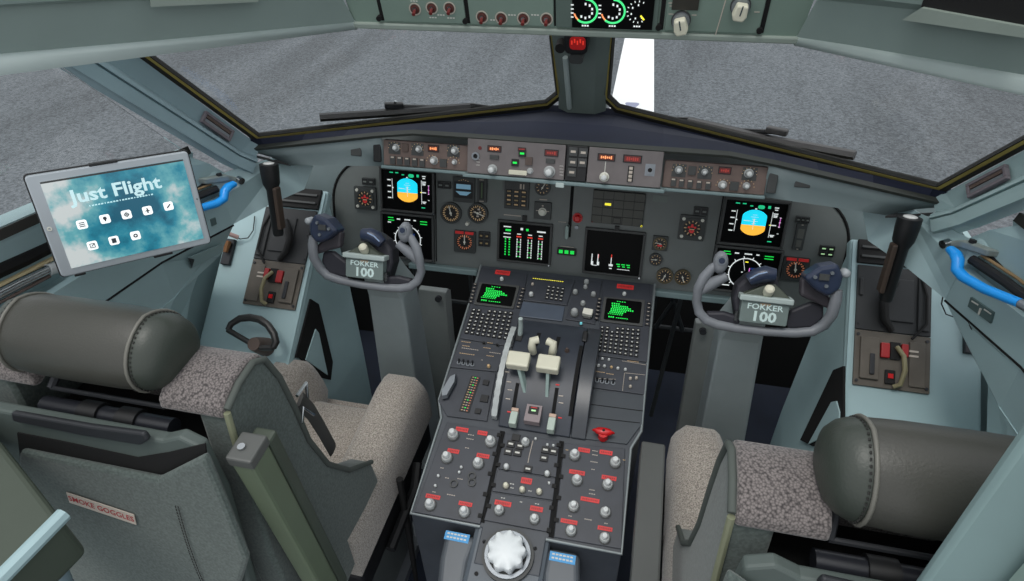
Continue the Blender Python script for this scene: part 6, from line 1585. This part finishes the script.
    for y, k, c_ in ((-0.355, -0.070, 0.0), (-0.362, -0.030, 0.0), (-0.385, -0.006, 0), (-0.43, 0.0, 0), (-0.52, -0.01, 0), (-0.62, -0.02, 0), (-0.72, -0.02, 0), (-0.80, -0.01, 0)):
        r_ = []
        for x in xs_:
            z = zc(x); e = min(x - 0.298, 0.702 - x); z -= 0.05 * max(0, 1 - e / 0.03) ** 2
            yy = y
            if abs(x - 0.5) < 0.08 and y > -0.40: yy = y - 0.04
            r_.append(P(x, yy, z + k))
        r_ += [P(0.702, y, 0.44), P(0.298, y, 0.44)]
        rings.append(r_)
    b = MB(); b.loft(rings); b.build('cushion', t, sheep2, smooth=60)
    b = MB(); b.loft([[P(x, y, z) for x, y in ((0.30, -0.37), (0.70, -0.37), (0.70, -0.80), (0.30, -0.80))] for z in (0.36, 0.438)]); b.build('seat_pan', t, black, smooth=None, bevel=0.01)
    b = MB(); b.loft([[P(x, y, z) for x, y in ((0.36, -0.45), (0.64, -0.45), (0.64, -0.86), (0.36, -0.86))] for z in (0.03, 0.358)]); b.build('base', t, mat('seat_base_grey', (84, 90, 90), 0.5), smooth=None, bevel=0.01)
    for x in (0.36, 0.64):
        b = MB(); b.box(XY, min(s * (x - 0.02), s * (x + 0.02)), max(s * (x - 0.02), s * (x + 0.02)), -0.95 + dy, -0.36 + dy, 0.002, 0.03); b.build('floor_rail', t, steel, smooth=None)
    # lever linkage beside the pan
    b = MB(); b.tube([P(0.285, -0.60, 0.50), P(0.282, -0.615, 0.30), P(0.30, -0.60, 0.05)], [0.008, 0.008, 0.006], 8); b.build('adjust_rod', t, blk2)
    b = MB(); b.tube([P(0.288, -0.50, 0.43), P(0.280, -0.55, 0.40), P(0.285, -0.70, 0.38)], 0.012, 8); b.build('adjust_lever', t, black)
    # harness strap and silver clips
    b = MB(); S_ = [P(0.322, -0.79, 0.83), P(0.335, -0.745, 0.735), P(0.36, -0.69, 0.655), P(0.375, -0.63, 0.615)]
    if s < 0: S_ = [hx(300, 400, -0.318), hx(311, 412, -0.325), hx(322, 430, -0.335), hx(333, 450, -0.345)]
    b.tube(S_, 0.014, 6, flat=0.25); b.build('harness_strap', t, mat('strap_dark', (64, 64, 62), 0.8))
    if s < 0:
        for pts in ([(297, 396), (306, 383), (307.5, 397)], [(302, 423), (302.5, 407), (314, 414.5)]):
            b = MB(); b.tube([hx(x, y, -0.300) for x, y in pts], 0.0030, 6); b.build('strap_clip', t, silver, label='shiny silver strap clip')
    # inboard armrest
    if s < 0:
        A = [hy(x, y, -0.962) for x, y in ((224, 438), (262, 441))]
        T0, B1 = P(0.283, -0.962, 1.040), P(0.272, -0.925, 0.60)
        d = (T0 - B1).normalized(); F = Frame(B1, Vector((1, 0, 0)), d); L_ = (T0 - B1).length
        b = MB(); b.mat(olive); b.box(F, -0.017, 0.016, -0.05, L_, -0.018, 0.020); b.build('armrest', t, smooth=None, bevel=0.005)
        b = MB(); b.box(F, -0.016, 0.015, 0.0, L_ - 0.006, -0.040, -0.019); b.build('armrest_arm', t, olive2, smooth=None, bevel=0.004)
        b = MB(); b.box(F, -0.0185, 0.0175, L_ - 0.008, L_ + 0.010, -0.020, 0.0215); cp_ = b.build('armrest_cap', t, armdk, smooth=None, bevel=0.003)
        G = Frame(F.p(0, L_ + 0.012, 0.006), F.U, -F.N); G = Frame(G.O, F.U, F.U.cross(F.V) * -1)
        b = MB(); b.tube([F.p(-0.004, L_ + 0.010, 0.004), F.p(-0.004, L_ + 0.014, 0.004)], 0.005, 12); b.build('cap_screw', cp_, silver)
    else:
        b = MB(); b.box(Frame(P(0.2475, -0.70, 0.66), X, (0, 1, 0)), -0.0225, 0.0225, -0.16, 0.165, 0.0, 0.045); b.build('armrest', t, armdk, smooth=None, bevel=0.004)
        b = MB(); b.box(Frame(P(0.2475, -0.86, 0.60), X, (0, 1, 0)), -0.018, 0.030, -0.05, 0.05, 0.0, 0.10); b.build('armrest_arm', t, olive2, smooth=None, bevel=0.006)
    return t
seat(-1, 0.0)
seat(1, -0.022)

# small transparent floor bracket and rail near the pedestal
t = thing('floor_bracket', 'thin metal-edged bracket on the dark floor beside the left seat', 'bracket', (-0.45, -0.48, 0.0))
b = MB(); P = [hz(x, y, 0.012) for x, y in ((352, 565), (375, 531), (393, 528), (405, 536), (398, 546), (372, 561))]; b.tube(P + P[:1], 0.003, 6); b.build('edge_wire', t, silver)
b = MB(); b.add([hz(x, y, 0.006) for x, y in ((355, 563), (376, 533), (392, 530), (402, 536), (396, 545), (372, 559))], [[0, 1, 2, 3, 4, 5]]); b.build('plate', t, mat('bracket_plate', (58, 72, 80), 0.3, 0.4), smooth=None)

# ================================================================== OVERHEAD CONTROLS
def oh_module(name, label, u0, u1, m=ohg):
    o = thing(name, label, 'control panel', OH.p((u0 + u1) / 2, 0.0, 0.0005))
    b = MB(); b.box(OH, u0, u1, 0.000, 0.16, 0.0005, 0.004); b.build('faceplate', o, m, smooth=None, bevel=0.001)
    return o
H4 = 0.004
def oh_toggle(o, px, py, ring=True):
    u, v = OH.uv(px, py, H4); b = MB(); b.mat(labelw); b.ring(OH, u, v, 0.0095, 0.0112, H4, H4 + 0.0008, seg=24); b.mat(mat('toggle_brown', (88, 46, 40), 0.5)); b.cyl(OH, u, v, 0.0085, H4, H4 + 0.001, 18)
    b.mat(silver); b.cyl(OH, u, v, 0.004, H4, H4 + 0.004, 10); b.mat(reddk); b.tube([OH.p(u, v, H4), OH.p(u + 0.001, v - 0.004, H4 + 0.014)], [0.0022, 0.0034], 8); b.build('toggle_switch', o)
oL = oh_module('overhead_switch_panel', 'green-grey overhead panel with three round toggles, left end of the header', -0.329, -0.172)
for p in ((415, 9), (431.8, 8), (449.5, 8)): oh_toggle(oL, *p)
oC = oh_module('overhead_switch_panel', 'green-grey overhead panel with four round toggles left of the engine dials', -0.164, -0.012)
for p in ((482, 17), (501.3, 18), (523.3, 18.5), (546.5, 19)): oh_toggle(oC, *p)
b = MB()
for o_, pts in ((oL, ((433, 17.5), (451, 18), (441, 15), (414, 1))), (oC, ((500, 28), (522, 29), (546, 30), (494, 20), (512, 15), (535, 15)))):
    b = MB()
    for x, y in pts:
        u, v = OH.uv(x, y, H4)
        for i in range(3): b.cbox(OH, u - 0.005 + i * 0.005, v, 0.0035, 0.002, H4, H4 + 0.0004)
    b.build('printed_marks', o_, textw, smooth=None)
oR = oh_module('overhead_selector_panel', 'green-grey overhead panel with two white pointer knobs right of the engine dials', 0.178, 0.329)
def ptr_knob(o, px, py, ang):
    u, v = OH.uv(px, py, 0.02); b = MB(); b.mat(dkgrey); b.cyl(OH, u, v + 0.002, 0.016, H4, H4 + 0.003, 24); b.mat(steel); b.cyl(OH, u, v + 0.002, 0.014, H4 + 0.003, H4 + 0.010, 24)
    b.build('knob_skirt', o)
    G = OH.off(u, v, H4 + 0.010).rot(ang); b = MB(); b.poly(G, [(-0.009, 0.012), (0.009, 0.012), (0.0115, -0.006), (0.008, -0.014), (-0.008, -0.014), (-0.0115, -0.006)], 0, 0.016); k_ = b.build('pointer_knob', o, cream, smooth=None, bevel=0.003)
    b = MB(); b.box(G, -0.001, 0.001, -0.004, 0.012, 0.016, 0.0166); b.build('pointer_line', k_, textdk, smooth=None)
ptr_knob(oR, 680.5, 25.5, rad(15)); ptr_knob(oR, 740.5, 11, rad(-8))
b = MB(); b.mat(labelw)
u, v = OH.uv(721, 16, H4); b.box(OH.off(u, v, 0).rot(rad(-6)), -0.0008, 0.0008, -0.04, 0.04, H4, H4 + 0.0006)
for x, y in ((671, 14), (684, 11), (694, 15), (757, 12), (671, 3), (672, 6)):
    u, v = OH.uv(x, y, H4); b.cbox(OH, u, v, 0.008, 0.0014, H4, H4 + 0.0005)
b.build('printed_marks', oR, smooth=None)
u, v = OH.uv(685.5, 3, H4); b = MB(); b.cbox(OH, u, v, 0.042, 0.020, H4, H4 + 0.004); b.build('window', oR, mat('dark_window', (52, 50, 44), 0.3), smooth=None)
# engine dial display
oD = thing('overhead_dial_display', 'black overhead display with two green-arced dials and one white dial', 'display screen', OH.p(0.075, 0.0, 0.0005))
b = MB(); b.box(OH, -0.008, 0.165, 0.0, 0.16, 0.0005, 0.006); b.build('case', oD, mat('display_case_grey', (88, 104, 98), 0.5), smooth=None, bevel=0.0015)
b = MB(); p0 = OH.uv(572, 27.5, 0.008); p1 = OH.uv(652, 29, 0.008)
b.mat(scr); b.box(OH, p0[0], p1[0], p0[1], 0.15, 0.006, 0.008)
for x, y, kind in ((585.5, 11, 0), (613, 11.5, 1), (638, 12, 2)):
    u, v = OH.uv(x, y, 0.008); sx_, _ = pxscale(OH, x, y)
    r = 11.5 * sx_; G = OH.off(u, v, 0.008)
    if kind < 2:
        b.mat(mat('arc_green', (70, 220, 130), 0.5, var=0, emit=0.8)); b.ring(G, 0, 0, r * 0.93, r * 1.1, 0, 0.0006, a0=-pi * 0.72, a1=pi * 0.5, seg=30)
        b.mat(e_orange); b.ring(G, 0, 0, r * 0.93, r * 1.05, 0, 0.0006, a0=-pi * 0.92, a1=-pi * 0.72, seg=6)
        b.mat(e_white)
        for i in range(7): a = -0.7 * pi + i * 0.2 * pi; b.cbox(G, r * 0.6 * cos(a), r * 0.6 * sin(a), r * 0.16, r * 0.2, 0, 0.0006)
        for i in range(4): b.cbox(G, -r * 1.15, r * (0.5 - 0.35 * i), r * 0.24, r * 0.1, 0, 0.0006)
    else:
        b.mat(e_white)
        for i in range(11): a = 0.35 * pi + i * 0.13 * pi; GG = G.rot(a); b.box(GG, r * 0.85, r * 1.0, -r * 0.04, r * 0.04, 0, 0.0006)
        for i in range(5): a = 0.5 * pi + i * 0.3 * pi; b.cbox(G, r * 0.6 * cos(a), r * 0.6 * sin(a), r * 0.12, r * 0.16, 0, 0.0006)
        b.mat(e_yel); b.box(G.rot(rad(-50)), r * 0.4, r * 0.9, -r * 0.07, r * 0.07, 0, 0.0007)
    b.mat(e_white)
    for i in range(3): b.cbox(G, (-0.22 + 0.22 * i) * r, -r * 1.28, r * 0.16, r * 0.13, 0, 0.0006)
b.build('screen', oD, smooth=None)
# dark separators between the overhead units with latch bolts
for u_ in (-0.334, -0.168, 0.172, 0.334):
    pass
b = MB(); b.mat(slotm)
for u_ in (-0.3335, -0.168, 0.1715, 0.3335): b.box(OH, u_ - 0.0035, u_ + 0.0035, 0.0, 0.16, 0.0004, 0.0012)
b.box(OH, -0.0115, -0.0085, 0.0, 0.16, 0.0004, 0.001)
for u_ in (-0.3335, -0.168, 0.1715, 0.3335): b.cyl(OH, u_ - 0.004, 0.006, 0.005, 0.0012, 0.009, 10)
b.build('trim_9', None, kind='structure')
# ceiling strips seen at the two top corners
for s, P4, mm in ((1, [(921, 8), (1024, 27), (1024, 38), (902, 20)], ohg2), (-1, [(150, -4), (260, -10), (258, 2), (151, 7)], ohg2)):
    x_ = s * 0.60
    b = MB()
    Fq = Frame((s * 0.394, -0.235, 1.372), Vector((s * 0.446, -0.425, 0.02)), Vector((s * 0.05, -0.10, 0.26)))
    if Fq.N.dot(CC - Fq.O) < 0: Fq = Frame(Fq.O, -Fq.U, Fq.V)
    b.ppoly(Fq, P4, 0.012, 0.020); b.build('trim_10' if s > 0 else 'trim_11', None, mm, kind='structure', smooth=None)
    if s > 0:
        b = MB(); b.ppoly(Fq, [(925, -6), (1024, -6), (1024, 25), (921, 7)], 0.010, 0.014); b.build('trim_12', None, blk2, kind='structure', smooth=None)

# ================================================================== WIPERS (outside the panes)
for s, blade, arm, blk, m in ((-1, [(320, 117.5), (410, 111.5), (470, 107)], [(397, 107), (440, 108), (472, 105.5), (490, 107.5)], (394, 105.5), black), (1, [(688, 121.5), (760, 138), (855, 155.5)], [(672, 119.5), (690, 120), (740, 131), (778, 132)], (777, 131), mat('wiper_grey', (70, 68, 68), 0.5))):
    P0 = Vector((s * 0.713, -0.18, 1.095)) - Vector((s * WSN.x, WSN.y, WSN.z)) * 0.028; N0 = Vector((s * WSN.x, WSN.y, WSN.z))
    q_ = lambda x, y, d=0.0: hit(x, y, P0 - N0 * d, N0)
    t = thing('wiper', '%s windscreen wiper lying along the lower edge of the pane' % ('black left' if s < 0 else 'grey-brown right'), 'wiper', q_(*blade[1]), None)
    b = MB(); b.tube([q_(*p) for p in blade], 0.0120, 6, flat=0.8); b.build('blade', t, m, smooth=None)
    b = MB(); b.tube([q_(x, y, 0.012) for x, y in arm], [0.007, 0.007, 0.0065, 0.005], 6); b.build('arm', t, black, smooth=None)
    b = MB(); c = q_(*blk, 0.01); G = Frame(c, q_(blk[0] + 10, blk[1] + (0 if s < 0 else 2), 0.01) - c, Vector((0, 0, 1))); b.cbox(G, 0, 0, 0.045, 0.014, -0.008, 0.008); b.build('pivot_block', t, m, smooth=None, bevel=0.003)
    if s < 0: b = MB(); b.tube([q_(395, 103, 0.008), q_(395.5, 101, 0.008)], 0.003, 8); b.build('nozzle', t, silver)

# ================================================================== FOREGROUND AT THE BOTTOM CORNERS
t = thing('folding_seat', 'olive padded folding seat edge with pale blue frame at the lower left corner', 'folding seat', (-0.58, -1.09, 0.88))
Z1 = 1.06
pp = [hz(x, y, Z1) for x, y in ((-60, 395), (0, 440), (30, 478), (62, 519), (0, 578), (-80, 560))]
b = MB(); b.loft([[p - Vector((0, 0, 0.07)) for p in pp], [Vector(p) for p in pp]]); b.build('pad', t, olive2, smooth=None, bevel=0.008, bseg=3)
b = MB(); Z2 = Z1 + 0.002; pr_ = [hz(x, y, Z2) for x, y in ((64, 514), (0, 579), (-70, 650))]; G = None
b.tube(pr_, 0.0085, 8); b.build('frame_bar', t, blue, smooth=None)
b = MB(); b.tube([hz(42, 541, 1.0), hz(64, 590, 0.88)], 0.013, 12); b.build('frame_tube', t, pillar)
b = MB(); b.tube([hz(24, 560, 1.0), hz(40, 600, 0.88)], 0.010, 12); b.build('frame_tube', t, pillar)
# bulkhead pillar at the lower right
b = MB()
Q = [(0.468, -1.000), (0.4675, -1.012), (0.512, -1.035), (0.56, -1.03), (0.57, -1.00)]
b.loft([[Vector((x, y, z)) for x, y in Q] for z in (0.0, 1.60)])
b.build('wall_bulkhead_post', None, mat('bulkhead_blue_grey', (134, 158, 158), 0.45, var=0.04), kind='structure', smooth=50, bevel=0.004)
b = MB(); b.box(XY, 0.500, 1.0, -1.06, -1.04, 0.0, 1.60); b.build('wall_bulkhead', None, mat('bulkhead_green_grey', (142, 164, 156), 0.5, var=0.04), kind='structure', smooth=None)

# ================================================================== LIGHT
w = bpy.data.worlds.new('overcast_sky'); SC.world = w; w.use_nodes = True
nt = w.node_tree; NN = nt.nodes; LL = nt.links; bg = NN['Background']
tc = NN.new('ShaderNodeTexCoord'); sp = NN.new('ShaderNodeSeparateXYZ'); LL.new(tc.outputs['Generated'], sp.inputs[0])
rp = NN.new('ShaderNodeValToRGB'); e = rp.color_ramp.elements
e[0].position = 0.0; e[0].color = (0.80, 0.82, 0.84, 1); e[1].position = 1.0; e[1].color = (0.93, 0.96, 1.0, 1)
LL.new(sp.outputs['Z'], rp.inputs['Fac']); LL.new(rp.outputs['Color'], bg.inputs['Color']); bg.inputs['Strength'].default_value = 1.08
sl = bpy.data.lights.new('sun', 'SUN'); sl.energy = 1.3; sl.angle = rad(20); sl.color = (1.0, 0.97, 0.92)
so = bpy.data.objects.new('sun', sl); COL.objects.link(so); so.rotation_euler = (rad(16), rad(-8), 0)
SC.view_settings.view_transform = 'Standard'; SC.view_settings.look = 'None'
SC.view_settings.exposure = 0.0; SC.view_settings.gamma = 1.0; SC.view_settings.use_curve_mapping = False
